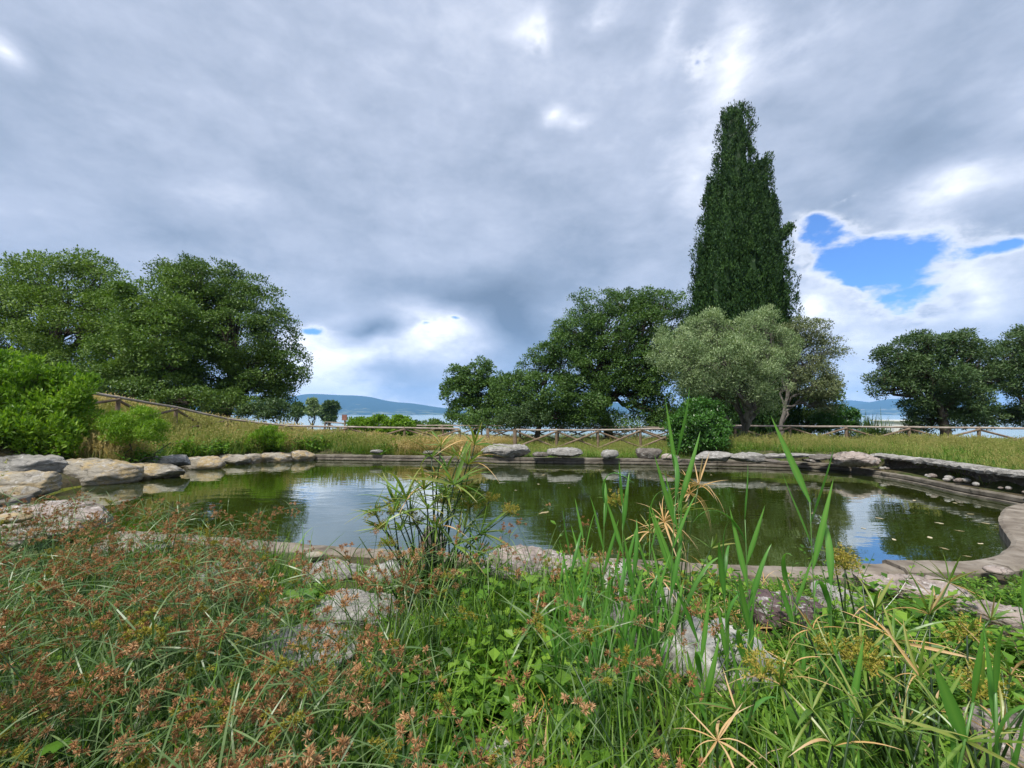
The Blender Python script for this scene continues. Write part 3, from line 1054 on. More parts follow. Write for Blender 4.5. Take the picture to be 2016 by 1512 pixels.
# near side stones
rock('boulder', 'big flat topped dark block of stone at the left edge in front of the water', -70, 204, 1003, 1078, 1.25, M['rock_p'], -.12, 51, 4.6, sub=5, rough=.16, ledge=.07, cuts=6)
rock('stone', 'yellow stone chip lying on the dark block at the left edge', -8, 52, 1012, 1032, .22, M['rock_y'], .42, 52, 2.6, sub=3, dist=3.85)
rock('boulder', 'grey pointed rock beside the near left rim', 182, 300, 1068, 1120, .6, M['rock_p'], -.12, 53, 3, sub=5, rough=.2, ledge=.08)
rock('stone', 'brown rounded stone on the near left rim', 318, 352, 1066, 1083, .2, M['rock_p'], -.1, 54, 2.5, sub=3)
rock('pebble', 'brown flat pebble lying on the near rim left of the umbrella sedge', 604, 636, 1087, 1103, .13, M['rock_y'], -.09, 55, 2.3, sub=3, sink=0, cuts=0, rough=.04, ledge=0)
rock('boulder', 'pale grey angular rock among the brown sedges', 600, 715, 1112, 1160, .5, M['rock_g'], -.15, 56, 3.6, sub=5, rough=.16)
rock('boulder', 'grey block just left of the umbrella sedge stems', 726, 800, 1108, 1155, .4, M['rock_g'], -.15, 57, 4.4, sub=4, rough=.15)
rock('boulder', 'upright dark rock behind the umbrella sedge stems', 822, 872, 1040, 1130, .2, M['rock_d'], -.12, 58, 3.2, sub=5, rough=.22, tilt=(0, 6))
rock('boulder', 'large pale rock with pitted flat top right of the umbrella sedge', 940, 1136, 1090, 1160, .75, M['rock_p'], -.14, 59, 3.8, sub=5, rough=.16)
rock('boulder', 'broad grey rock half covered by sedge left of centre', 616, 790, 1180, 1245, .6, M['rock_g'], -.1, 60, 3.2, sub=5, rough=.2)
rock('boulder', 'low grey rock behind the sedges in the left foreground', 360, 520, 1120, 1180, .6, M['rock_g'], -.12, 61, 3.2, sub=5, rough=.2)
rock('boulder', 'grey rock deep among the sedges at lower left of centre', 500, 700, 1262, 1345, .55, M['rock_g'], -.08, 62, 3.2, sub=5, rough=.2)
rock('boulder', 'upright white streaked rock between the reed stems', 1192, 1238, 1110, 1190, .22, M['rock_w'], -.1, 63, 3.4, sub=4, rough=.25, tilt=(0, -4))
rock('boulder', 'tall grey leaning rock in front of the reeds', 1196, 1276, 1185, 1320, .3, M['rock_g'], -.1, 64, 3.4, sub=5, rough=.2, tilt=(-6, 5))
rock('boulder', 'pale lichened boulder low in the right foreground', 1300, 1510, 1250, 1385, .55, M['rock_w'], -.05, 65, 3.4, sub=5, rough=.16)
rock('boulder', 'maroon and white layered rock right of the reeds', 1480, 1640, 1182, 1262, .45, M['rock_v'], -.1, 66, 3.2, sub=5, rough=.2, tilt=(0, 12))
rock('boulder', 'smooth pale grey rock behind the umbrella sedges on the right', 1600, 1730, 1168, 1230, .5, M['rock_g'], -.12, 67, 2.8, sub=5, rough=.08, tilt=(0, 14))
rock('stone', 'small grey stone left of the smooth pale rock', 1578, 1604, 1178, 1205, .15, M['rock_g'], -.1, 68, 3, sub=3)
rock('boulder', 'flat grey rock against the curved rim', 1700, 1900, 1146, 1196, .5, M['rock_p'], -.1, 69, 3.4, sub=5, rough=.14, tilt=(0, 5))
rock('boulder', 'low grey rock at the right edge below the curved rim', 1900, 2060, 1200, 1275, .5, M['rock_p'], -.1, 70, 3.2, sub=5, rough=.16, tilt=(0, 7))
rock('stone', 'pinkish stone lying on the curved rim', 1945, 1990, 1117, 1136, .2, M['rock_p'], -.05, 71, 2.6, sub=3, sink=0)
rock('stone', 'white stone at the bottom edge, the left of two', 905, 960, 1465, 1530, .2, M['rock_w'], -.02, 72, 2.8, sub=4)
rock('stone', 'white pointed stone at the bottom edge, the right of two', 965, 1040, 1478, 1545, .2, M['rock_w'], -.02, 73, 3, sub=4)
rock('stone', 'dark rounded boulder at the bottom right corner', 1930, 2080, 1430, 1560, .4, M['rock_p'], -.02, 74, 3, sub=5)
rock('stone', 'grey stone behind the pale lichened boulder', 1290, 1345, 1165, 1225, .25, M['rock_g'], -.1, 75, 2.8, sub=4)


# ------------------------------------------------------------------ fences
def fence(name, label, pts, heights, spacing=2.6, far=False, rail_mat=None, braces=True, mid_rail=False, thick=1.0):
    """pts: rail-top points (x,y,z); posts, rails and crossed braces, each a part"""
    pts = resample(pts, .25, False)
    d = np.concatenate([[0], np.cumsum(np.linalg.norm(np.diff(pts, axis=0), axis=1))])
    nb = max(1, int(round(d[-1] / spacing)))
    st = np.linspace(0, d[-1], nb + 1)
    T = np.stack([np.interp(st, d, pts[:, k]) for k in range(3)], 1)
    root = empty(name, (T[0][0], T[0][1], T[0][2] - heights), label, 'fence')
    off = np.array(root.location)

    def part(nm, g, mat):
        o = link(nm, g.mesh(nm, mat), root); o.location = -root.location
        return o
    for i, t in enumerate(T):
        zb = gz(t[0], t[1]) - .15
        g = Geo()
        tube(g, [(t[0], t[1], zb), (t[0] + rng.normal(0, .01), t[1], (zb + t[2]) / 2), (t[0], t[1], t[2] - .03)], .065 * thick, 8)
        part('post', g, M['wood'])
    for i in range(nb):
        a, b = T[i], T[i + 1]
        g = Geo()
        e = unit(b - a) * .01
        mid = (a + b) / 2 + (0, 0, -.012)
        tube(g, [a + e, mid, b - e], .045 * thick, 8)
        part('rail', g, rail_mat or M['wood_pale'])
        if braces:
            n2 = unit(np.array((b[1] - a[1], -(b[0] - a[0]), 0)))
            for s, (u, v) in enumerate(((a, b), (b, a))):
                g = Geo()
                o2 = n2 * (.055 if s else -.055)
                lo = np.array((v[0], v[1], v[2] - heights + .12)) + o2
                hi = np.array((u[0], u[1], u[2] - .07)) + o2
                tube(g, [hi, (hi + lo) / 2 + (0, 0, -.005), lo], .046 * thick, 7)
                part('brace', g, M['wood'])
    return root


def rp(lst):
    return [D(x, y, d) for x, y, d in lst]


fence('wooden_fence', 'weathered timber fence with crossed braces climbing the grassy bank on the left',
      rp([(60, 752, 12.5), (198, 777, 14.0), (257, 786, 15.2), (347, 802, 17.0), (434, 823, 19.0), (562, 838, 20.6)]), 1.0, 2.6)
fence('wooden_fence', 'timber fence with crossed braces behind the golden grass left of the gateway',
      rp([(565, 838, 20.7), (660, 840, 21.2), (905, 844, 22.0)]), 1.0, 2.7)
fence('wooden_fence', 'timber fence with crossed braces behind the far kerb between gateway and green bush',
      rp([(1015, 846, 22.0), (1160, 847, 21.6), (1345, 843, 21.2)]), 1.0, 2.0)
fence('wooden_fence', 'long timber fence with crossed braces on the right behind the slab ledge',
      rp([(1345, 840, 21.3), (1430, 838, 21.3), (1700, 840, 20.6), (2016, 843, 18.8), (2250, 845, 17.5)]), 1.0, 2.7)
fence('wooden_fence', 'second thinner timber fence standing farther back behind the gateway',
      rp([(640, 831, 27.0), (760, 837, 27.5), (1160, 839, 27.5), (1335, 842, 26.5)]), 1.0, 2.5, thick=.85)
fence('wooden_fence', 'low dark wooden fence beyond the leaning right olive tree by the lake',
      rp([(1440, 872, 27.0), (1700, 869, 26.0), (2150, 868, 25)]), .6, 3.2, braces=False, rail_mat=M['wood'])


def gateway():
    a, b = D(960, 845, 21.4), D(1013, 846, 22.0)
    root = empty('gate_frame', (a[0], a[1], gz(a[0], a[1])), 'gateway of two thick wooden posts joined by a bar in the fence gap', 'gateway')
    for t in (a, b):
        g = Geo(); beam(g, (t[0], t[1], gz(t[0], t[1]) - .1), (t[0], t[1], t[2] + .03), .15, .15)
        o = link('gate_post', g.mesh('gate_post', M['wood']), root); o.location = -root.location
    g = Geo(); beam(g, a + (.08, 0, -.05), b + (-.08, 0, -.05), .07, .08)
    o = link('bar', g.mesh('bar', M['wood']), root); o.location = -root.location
    g = Geo(); beam(g, a + (.08, 0, -.72), b + (-.08, 0, -.75), .05, .06)
    o = link('bar', g.mesh('bar', M['wood']), root); o.location = -root.location


gateway()


def sign():
    c = D(679, 822, 22.5)
    z0 = gz(c[0], c[1])
    root = empty('sign_post', (c[0], c[1], z0), 'small reddish brown board on a wooden post behind the golden grass', 'sign')
    g = Geo(); beam(g, (0, 0, -.1), (0, 0, c[2] - z0 - .05), .07, .07)
    link('post', g.mesh('post', M['wood']), root)
    g = Geo(); box(g, (0, -.055, c[2] - z0), .26, .03, .3)
    box(g, (-.1, -.075, c[2] - z0), .03, .01, .3)
    link('board', g.mesh('board', M['board']), root)


M['board'] = solid_mat('sign_board_wood', [(.16, .07, .05), (.26, .13, .1), (.34, .19, .15)], 5, .8, .3, 20)
sign()


# ------------------------------------------------------------------ trees
def ell(px, py, rx, ry, dist, k=.9):
    c = D(px, py, dist)
    s = dist / F
    return (c[0], c[1], c[2], rx * s, max(rx, ry) * s * k, ry * s)


def limb(g, a, b, r0, r1, wob, r_, segs=5, sides=6, sag=0.0):
    a = np.asarray(a, float); b = np.asarray(b, float)
    L_ = np.linalg.norm(b - a)
    t = np.linspace(0, 1, segs + 1)
    p = a + (b - a) * t[:, None]
    w = r_.normal(0, wob * L_, (segs + 1, 3)); w[0] = 0; w[-1] = 0
    p = p + w
    p[:, 2] += np.sin(t * PI) * L_ * sag
    tube(g, p, r0 + (r1 - r0) * t, sides, cap=False)
    return p


def tree(name, label, cat, base, ells, leaf_m, bark_m, nleaf=45000, lsize=.12, aspect=.55, clr=.55, trunk_r=.22, seed=1,
         shell=.6, group=None, trunk_top=None, flat=.6, up=.5, twigs=1.0, stretch=1.0, fork=.35, cover=.85, stems=1, trunk_name='trunk', crown_name='crown', lr_var=.5):
    r_ = np.random.default_rng(seed)
    base = np.asarray(base, float)
    root = empty(name, base, label, cat, group)
    E = np.array(ells)
    # cluster centres
    area = (E[:, 3] * E[:, 4] + E[:, 3] * E[:, 5] + E[:, 4] * E[:, 5]) * 4.2
    ncl = np.maximum((area / (clr * clr * 1.25) * cover).astype(int), 4)
    C, Cr, On = [], [], []
    for e, n in zip(E, ncl):
        d = unit(r_.normal(0, 1, (n, 3)))
        rad = shell + (1 - shell) * r_.random(n) ** .6
        p = e[:3] + d * rad[:, None] * e[3:6]
        C.append(p); On.append(d)
        Cr.append(clr * r_.uniform(.6, 1.25, n))
    C = np.concatenate(C); Cr = np.concatenate(Cr); On = np.concatenate(On)
    # drop clusters deep inside another lobe
    keep = np.ones(len(C), bool)
    for e in E:
        q = np.linalg.norm((C - e[:3]) / e[3:6], axis=1)
        keep &= ~((q < .42) & (r_.random(len(C)) < .85))
    C, Cr, On = C[keep], Cr[keep], On[keep]
    per = (Cr ** 2); per = per / per.sum() * nleaf
    per = np.maximum(per.astype(int), 5)
    idx = np.repeat(np.arange(len(C)), per)
    n = len(idx)
    d = unit(r_.normal(0, 1, (n, 3)) + On[idx] * .35 + np.array((0, 0, .55)))
    rad = (r_.random(n) ** .33)
    # twiggy outline: some sprays reach past the cluster
    spray = r_.random(n) < .10
    rad = np.where(spray, rad * r_.uniform(1.1, 1.55, n), rad)
    pos = C[idx] + d * (rad * Cr[idx])[:, None] * np.array((1, 1, flat * stretch))
    A = unit(d * .5 + r_.normal(0, .7, (n, 3)) + np.array((0, 0, up * .4)))
    Nn = unit(d * .9 + r_.normal(0, .55, (n, 3)) + np.array((0, 0, .75)))
    ls = lsize * r_.uniform(1 - lr_var, 1 + lr_var, n)
    rv = np.clip(.5 + r_.normal(0, .2, n) + (r_.random(len(C))[idx] - .5) * .5, 0, 1)
    g = Geo()
    leaves(g, pos - base, A, Nn, ls, ls * aspect, rv)
    link(crown_name, g.mesh(crown_name, leaf_m), root)
    # wood
    g = Geo()
    tt = np.asarray(trunk_top, float) if trunk_top is not None else np.array((base[0] * .6 + E[:, 0].mean() * .4, base[1], base[2] + (E[:, 2].mean() - base[2]) * .55))
    for s in range(stems):
        b0 = base + (r_.normal(0, .25 * (stems > 1)), r_.normal(0, .2 * (stems > 1)), -.2)
        t0 = tt + (r_.normal(0, .5 * (stems > 1)), r_.normal(0, .4 * (stems > 1)), 0)
        limb(g, b0 - base, t0 - base, trunk_r, trunk_r * .62, .03, r_, 7, 9)
        order = r_.permutation(len(E))
        for k in (order if stems == 1 else order[s::stems]):
            e = E[k]
            m = e[:3] + (0, 0, -e[5] * .25)
            st = t0 if r_.random() < .6 else b0 + (t0 - b0) * r_.uniform(.6, 1)
            pth = limb(g, st - base, m - base, trunk_r * .5, trunk_r * .22, .06, r_, 6, 6, .08)
            near = np.argsort(np.linalg.norm((C - e[:3]) / e[3:6], axis=1))[:int(14 * twigs)] if twigs > 0 else []
            near = r_.permutation(near)[:int(14 * twigs)]
            for q in near:
                j = r_.integers(2, 7)
                limb(g, pth[min(j, len(pth) - 1)], C[q] - base, trunk_r * .16, trunk_r * .04, .07, r_, 4, 4, .05)
    link(trunk_name, g.mesh(trunk_name, bark_m, True), root)
    return root


def ground_at(px, dist):
    x = (px - 1008) / F * dist
    return (x, dist, gz(x, dist))


# left group
tree('broadleaf_tree', 'tall light green broadleaf tree farthest left behind the bright shrub', 'tree', ground_at(110, 29),
     [ell(20, 620, 95, 75, 29), ell(120, 560, 70, 50, 29), ell(195, 565, 60, 60, 29), ell(60, 560, 50, 40, 29.5), ell(130, 640, 100, 70, 28), ell(-60, 660, 90, 90, 29),
      ell(40, 700, 100, 60, 28), ell(190, 650, 60, 70, 28), ell(-10, 590, 60, 50, 28), ell(160, 720, 80, 50, 28), ell(75, 530, 32, 22, 29), ell(185, 522, 40, 22, 29), ell(100, 735, 70, 40, 27), ell(230, 620, 50, 50, 28), ell(0, 740, 80, 40, 27)],
     M['oak_l'], M['bark'], 84000, .15, cover=.62, clr=.82, seed=11, trunk_r=.3)
tree('broadleaf_tree', 'light green rounded broadleaf tree standing in front of the dark spreading tree', 'tree', ground_at(300, 26),
     [ell(310, 575, 60, 40, 26), ell(340, 610, 50, 45, 25.5), ell(270, 610, 50, 50, 26), ell(310, 665, 75, 55, 25), ell(245, 690, 50, 60, 26), ell(345, 715, 45, 45, 25), ell(290, 740, 70, 40, 26), ell(230, 760, 60, 34, 26), ell(340, 770, 50, 26, 26)],
     M['oak_l2'], M['bark'], 60000, .14, cover=.62, clr=.75, seed=12, trunk_r=.25)
tree('broadleaf_tree', 'dark green spreading tree with a round outline right of the left group', 'tree', ground_at(425, 28),
     [ell(400, 555, 65, 45, 28), ell(455, 575, 60, 45, 28), ell(500, 615, 55, 55, 28), ell(535, 665, 50, 55, 28), ell(565, 725, 42, 45, 28), ell(470, 660, 75, 70, 27), ell(400, 640, 70, 70, 28.5),
      ell(510, 730, 60, 45, 27.5), ell(430, 740, 60, 40, 28), ell(550, 775, 35, 25, 28), ell(375, 700, 45, 60, 28), ell(350, 540, 40, 28, 28), ell(500, 780, 70, 30, 28), ell(400, 785, 70, 26, 28)],
     M['oak_d'], M['bark'], 100000, .13, cover=.66, clr=.66, seed=13, trunk_r=.42, stems=2)
tree('thicket', 'dark undergrowth at the foot of the left trees', 'shrub', ground_at(300, 24),
     [ell(250, 775, 60, 25, 24), ell(420, 790, 60, 20, 25), ell(200, 760, 60, 35, 24), ell(290, 775, 60, 25, 24), ell(370, 790, 60, 22, 24), ell(90, 745, 70, 40, 23), ell(460, 800, 50, 18, 25), ell(0, 735, 60, 40, 22)],
     M['oak_d'], M['bark'], 22000, .13, clr=.5, seed=14, trunk_r=.06, stems=3, trunk_name='stems', crown_name='foliage')
tree('shrub', 'grey green shrub at the right foot of the dark spreading tree', 'shrub', ground_at(535, 25),
     [ell(530, 805, 32, 18, 25), ell(560, 812, 25, 14, 25), ell(500, 812, 30, 12, 25)],
     M['olive_r'], M['bark'], 5000, .12, clr=.35, seed=15, trunk_r=.04, stems=3, trunk_name='stems', crown_name='foliage')
# middle group
tree('small_tree', 'small dark leafy tree left of the oak beyond the fence', 'tree', ground_at(935, 30),
     [ell(930, 745, 32, 28, 30), ell(905, 775, 38, 30, 30), ell(955, 780, 38, 35, 30), ell(925, 810, 45, 25, 30), ell(975, 815, 30, 22, 30), ell(900, 745, 24, 22, 30), ell(985, 770, 26, 26, 30), ell(945, 725, 20, 18, 30)],
     M['oak_m'], M['bark'], 30000, .14, clr=.4, seed=21, trunk_r=.14)
tree('oak', 'lower light green oak between the small tree and the big oak', 'tree', ground_at(1055, 27),
     [ell(1080, 700, 30, 22, 27), ell(1050, 730, 35, 28, 27), ell(1110, 720, 40, 35, 27), ell(1015, 770, 40, 35, 27), ell(1075, 775, 55, 40, 26.5), ell(1130, 775, 45, 45, 27), ell(1040, 810, 55, 24, 27), ell(1000, 760, 34, 30, 27.5), ell(1110, 690, 34, 28, 27), ell(1100, 818, 45, 20, 27), ell(1150, 822, 35, 16, 27)],
     M['oak_m'], M['bark'], 44000, .12, cover=.7, clr=.5, seed=22, trunk_r=.2, shell=.5)
tree('oak', 'big dark spreading oak with bare low limbs left of the cypress', 'tree', ground_at(1205, 29),
     [ell(1165, 610, 45, 35, 29), ell(1225, 595, 45, 30, 29), ell(1140, 655, 50, 35, 28), ell(1200, 660, 60, 45, 28), ell(1265, 640, 45, 50, 28.5), ell(1310, 600, 35, 30, 30), ell(1330, 650, 35, 45, 30),
      ell(1180, 715, 55, 35, 28), ell(1245, 720, 50, 40, 28), ell(1300, 700, 40, 50, 28), ell(1140, 700, 35, 25, 28), ell(1265, 790, 40, 30, 28), ell(1300, 770, 35, 40, 28), ell(1345, 720, 40, 60, 30), ell(1320, 825, 50, 20, 28), ell(1285, 600, 40, 30, 29), ell(1120, 670, 30, 30, 28), ell(1160, 760, 50, 26, 28), ell(1230, 760, 40, 18, 28), ell(1150, 800, 60, 24, 27.5), ell(1270, 740, 45, 35, 28)],
     M['oak_m'], M['bark'], 96000, .125, cover=.68, clr=.55, seed=23, trunk_r=.34, shell=.5, twigs=1.6, trunk_top=D(1180, 770, 28.7))
tree('shrub', 'grey green low shrub below the lower oak behind the fence', 'shrub', ground_at(1020, 25.5),
     [ell(1010, 822, 30, 18, 25.5), ell(1050, 815, 32, 22, 25.5)], M['olive_r'], M['bark'], 6000, .1, clr=.3, seed=24, trunk_r=.03, stems=3, trunk_name='stems', crown_name='foliage')


# cypress
def cypress():
    dist = 25.0
    base = np.array(ground_at(1452, dist))
    root = empty('cypress', base, 'tall dark columnar cypress towering behind the olive tree', 'tree')
    r_ = np.random.default_rng(5)
    # axis px, depth, [(py, half width px)] from the tip down
    spires = [(1445, 25.0, [(214, 12), (226, 20), (256, 27), (318, 30), (420, 38), (560, 50), (850, 62)]),
              (1497, 25.3, [(312, 9), (322, 14), (370, 17), (450, 24), (600, 36), (850, 42)]),
              (1403, 25.0, [(354, 7), (369, 11), (421, 15), (483, 23), (600, 33), (850, 40)]),
              (1521, 25.0, [(396, 6), (421, 10), (483, 18), (600, 30), (850, 33)]),
              (1388, 25.2, [(486, 6), (500, 9), (560, 20), (640, 28), (850, 34)]),
              (1470, 24.3, [(330, 3), (400, 22), (500, 36), (850, 52)]),
              (1428, 24.3, [(400, 3), (450, 22), (560, 38), (850, 50)]),
              (1508, 24.4, [(440, 3), (480, 18), (600, 32), (850, 40)])]
    g = Geo()
    for (f, dd, pr) in spires:
        top = pr[0][0]
        a, b = D(f, 850, dd), D(f, top, dd)
        H = b[2] - a[2]
        pys = np.array([p[0] for p in pr], float); hws = np.array([p[1] for p in pr], float) * dd / F
        hws = hws * 1.1; n = int(H * hws.mean() * 1.35 * 96)
        u = r_.random(n * 3)
        wv = np.interp(850 - (850 - top) * u, pys, hws)
        u = u[r_.random(n * 3) < (wv + .4 * wv.max()) / (1.4 * wv.max())][:n]; n = len(u)
        prof = np.interp(850 - (850 - top) * u, pys, hws); W = 1.0
        ang = r_.uniform(0, 2 * PI, n)
        lob = 1 + .1 * np.cos(ang * 3 + u * 3 + f) + .2 * np.cos(ang * 8 + f + np.sin(u * 9) * .8)
        lob = lob * (1 + .2 * fbm(np.stack([np.cos(ang) * 1.6 + f, np.sin(ang) * 1.6, u * H * .55], 1), 3, 6))
        rad = W * prof * lob * (.72 + .28 * r_.random(n) ** .5)
        cc = a + (b - a) * u[:, None]
        c = cc + np.stack([np.cos(ang) * rad, np.sin(ang) * rad, np.zeros(n)], 1)
        out = np.stack([np.cos(ang), np.sin(ang), np.zeros(n)], 1)
        m = 22
        idx = np.repeat(np.arange(n), m)
        cr = r_.uniform(.1, .26, n)
        k = len(idx)
        d = unit(r_.normal(0, 1, (k, 3)) + out[idx] * .8)
        pos = c[idx] + d * (cr[idx] * r_.random(k) ** .5)[:, None] * (1, 1, 2.1)
        A = unit(np.array((0, 0, 1.1)) + out[idx] * .35 + r_.normal(0, .38, (k, 3)))
        Nn = unit(out[idx] * .5 + d + r_.normal(0, .35, (k, 3)))
        rv = np.clip(.5 + r_.normal(0, .1, k) + (r_.random(n)[idx] - .5) * .8, 0, 1)  # random tone per clump paints lit and shaded lobes into the leaf colour
        ls = r_.uniform(.09, .18, k)
        leaves(g, pos - base, A, Nn, ls, ls * .42, rv)
    # dense inner foliage that fills each spire
    gc = Geo()
    for (f, dd, pr) in spires:
        pys = np.array([p[0] for p in pr], float); hws = np.array([p[1] for p in pr], float) * dd / F
        nz, na = 60, 28
        py = np.linspace(pys[0] + 6, 848, nz); an = np.arange(na) / na * 2 * PI
        V = []
        for yv in py:
            c = D(f, yv, dd); w = np.interp(yv, pys, hws) * .7
            lob = 1 + .1 * np.cos(an * 3 + f) + .13 * np.cos(an * 8 + f)
            q = np.stack([c[0] + np.cos(an) * w * lob, c[1] + np.sin(an) * w * lob, np.full(na, c[2])], 1)
            V.append(q + r_.normal(0, .05, q.shape))
        V = np.concatenate(V) - base
        q = [(i * na + k, i * na + (k + 1) % na, (i + 1) * na + (k + 1) % na, (i + 1) * na + k) for i in range(nz - 1) for k in range(na)]
        top_ = [(0, k, k + 1) for k in range(1, na - 1)]
        gc.add(V, q, top_, rnd=r_.random(len(V)) * .3)
    link('inner_foliage', gc.mesh('inner_foliage', M['cyp']), root)
    # spray sticking out on the right
    k = 1200
    u = r_.random(k)
    cc = D(1535, 472, 25) + (D(1556, 445, 25) - D(1535, 472, 25)) * u[:, None] + r_.normal(0, .12, (k, 3))
    leaves(g, cc - base, unit(np.array((.5, 0, 1)) + r_.normal(0, .4, (k, 3))), r_.normal(0, 1, (k, 3)), .16, .07, r_.random(k))
    link('crown', g.mesh('crown', M['cyp']), root)
    g = Geo()
    tube(g, [(0, 0, -.2), (0, 0, 3), (-.1, 0, 9), (-.2, 0, 16)], [.4, .34, .2, .05], 10)
    for (f, dd, pr) in spires[1:]:
        a, b = D(f, 850, dd) - base, D(f, pr[0][0] + 60, dd) - base
        a[2] = 1.0
        tube(g, [(0, 0, .3), a + (0, 0, .5), (a + b) / 2, b], [.16, .13, .08, .03], 6)
    link('trunk', g.mesh('trunk', M['bark'], True), root)


cypress()

tree('olive_tree', 'pale grey green olive tree with leaning dark trunk before the cypress', 'tree', P(1446, 886, -.1),
     [ell(1330, 675, 42, 28, 18.5), ell(1395, 655, 45, 34, 18.5), ell(1450, 655, 40, 34, 18), ell(1505, 650, 38, 36, 18.5), ell(1350, 715, 50, 34, 18), ell(1420, 705, 60, 42, 17.6), ell(1490, 705, 55, 45, 17.8),
      ell(1375, 755, 45, 26, 18), ell(1450, 760, 50, 26, 18), ell(1510, 760, 38, 34, 18), ell(1545, 690, 30, 35, 18.6), ell(1298, 690, 24, 24, 18.8), ell(1400, 625, 18, 14, 18.5), ell(1515, 620, 16, 14, 18.5), ell(1500, 795, 30, 18, 18.4)],
     M['olive'], M['bark_o'], 66000, .09, .34, clr=.36, seed=31, cover=.52, trunk_r=.17, trunk_top=D(1478, 805, 18.3), shell=.35, up=1.8, twigs=1.5, flat=.9)
tree('olive_tree', 'sparse thin leaved olive tree right of the pale olive', 'tree', ground_at(1530, 22),
     [ell(1590, 655, 45, 28, 21.5), ell(1625, 690, 30, 26, 21.5), ell(1585, 710, 45, 35, 21.5), ell(1560, 660, 25, 30, 21.5), ell(1630, 740, 22, 20, 21.5), ell(1600, 760, 45, 26, 21.5), ell(1625, 795, 26, 22, 22)],
     M['olive2'], M['bark_o'], 24000, .095, .38, clr=.38, seed=32, trunk_r=.13, trunk_top=D(1545, 800, 22), shell=.35, twigs=2.6)
tree('evergreen_tree', 'dark ragged tree low behind the sparse olive', 'tree', ground_at(1590, 25),
     [ell(1600, 770, 45, 28, 25), ell(1570, 800, 30, 30, 25), ell(1625, 800, 28, 30, 25), ell(1590, 830, 55, 18, 25)],
     M['oak_d'], M['bark'], 16000, .11, clr=.4, seed=33, trunk_r=.14)
tree('shrub', 'dense mid green rounded shrub behind the fence right of the cypress', 'shrub', ground_at(1655, 23),
     [ell(1650, 820, 30, 20, 23), ell(1668, 828, 22, 14, 23), ell(1630, 828, 22, 16, 23)], M['bush'], M['bark'], 9000, .09, clr=.3, seed=34, trunk_r=.04, stems=3, trunk_name='stems', crown_name='foliage')
tree('shrub', 'glossy bright green bush in front of the fence left of the olive trunk', 'shrub', P(1375, 893, -.05),
     [ell(1378, 815, 34, 26, 16.8), ell(1345, 845, 30, 26, 16.6), ell(1405, 845, 32, 28, 16.6), ell(1375, 868, 50, 22, 16.5), ell(1372, 838, 40, 30, 16.3)],
     M['bush'], M['bark'], 20000, .1, .5, clr=.27, seed=35, trunk_r=.04, stems=4, trunk_name='stems', crown_name='foliage')
tree('olive_tree', 'dark leaning olive tree with open crown behind the right fence', 'tree', ground_at(1865, 21.5),
     [ell(1765, 700, 38, 24, 22), ell(1760, 765, 38, 18, 22), ell(1810, 690, 45, 30, 22), ell(1870, 690, 50, 35, 22), ell(1920, 715, 30, 40, 22), ell(1830, 735, 55, 35, 21.5), ell(1880, 760, 50, 34, 21.5),
      ell(1815, 790, 34, 28, 22), ell(1880, 805, 50, 24, 22), ell(1790, 725, 40, 25, 22), ell(1930, 790, 30, 28, 22), ell(1815, 662, 12, 10, 22), ell(1900, 660, 14, 8, 22), ell(1835, 832, 44, 20, 22.3), ell(1950, 740, 34, 34, 22.3), ell(1925, 826, 40, 20, 22.3), ell(1740, 740, 22, 20, 22)],
     M['olive_r'], M['bark'], 62000, .12, .38, clr=.42, cover=.72, seed=36, trunk_r=.26, trunk_top=D(1845, 800, 21.8), shell=.45, twigs=1.6)
tree('olive_tree', 'dark open crowned olive tree cut by the right edge of the picture', 'tree', ground_at(2030, 22),
     [ell(1975, 700, 30, 32, 22.5), ell(2010, 670, 25, 32, 22.5), ell(2040, 700, 45, 55, 22), ell(1985, 750, 40, 26, 22.5), ell(2050, 780, 50, 40, 22), ell(1975, 820, 40, 18, 24), ell(2020, 815, 30, 25, 23)],
     M['olive_r'], M['bark'], 32000, .12, .38, clr=.36, seed=37, trunk_r=.24, shell=.42, twigs=1.6)
tree('shrub', 'dark low shrubs behind the right fence beside the leaning olive', 'shrub', ground_at(1760, 24),
     [ell(1700, 860, 30, 12, 24), ell(1735, 862, 30, 10, 24), ell(1605, 862, 45, 14, 24), ell(1800, 858, 26, 12, 24), ell(1540, 858, 40, 16, 24)],
     M['oak_d'], M['bark'], 9000, .11, clr=.3, seed=38, trunk_r=.03, stems=2, trunk_name='stems', crown_name='foliage')
tree('thicket', 'dark low thicket below the big oak along the back fence', 'shrub', ground_at(1250, 28.5),
     [ell(1060, 822, 70, 24, 28.5), ell(960, 825, 60, 18, 28.5), ell(1180, 828, 60, 20, 28.5), ell(1290, 815, 40, 24, 28.5), ell(1230, 838, 60, 14, 28.5), ell(1130, 836, 50, 13, 28.5), ell(970, 836, 60, 12, 28.5), ell(1330, 830, 60, 20, 28.5), ell(1400, 850, 60, 18, 27)],
     M['oak_m'], M['bark'], 24000, .12, clr=.38, seed=39, trunk_r=.03, stems=3, trunk_name='stems', crown_name='foliage')
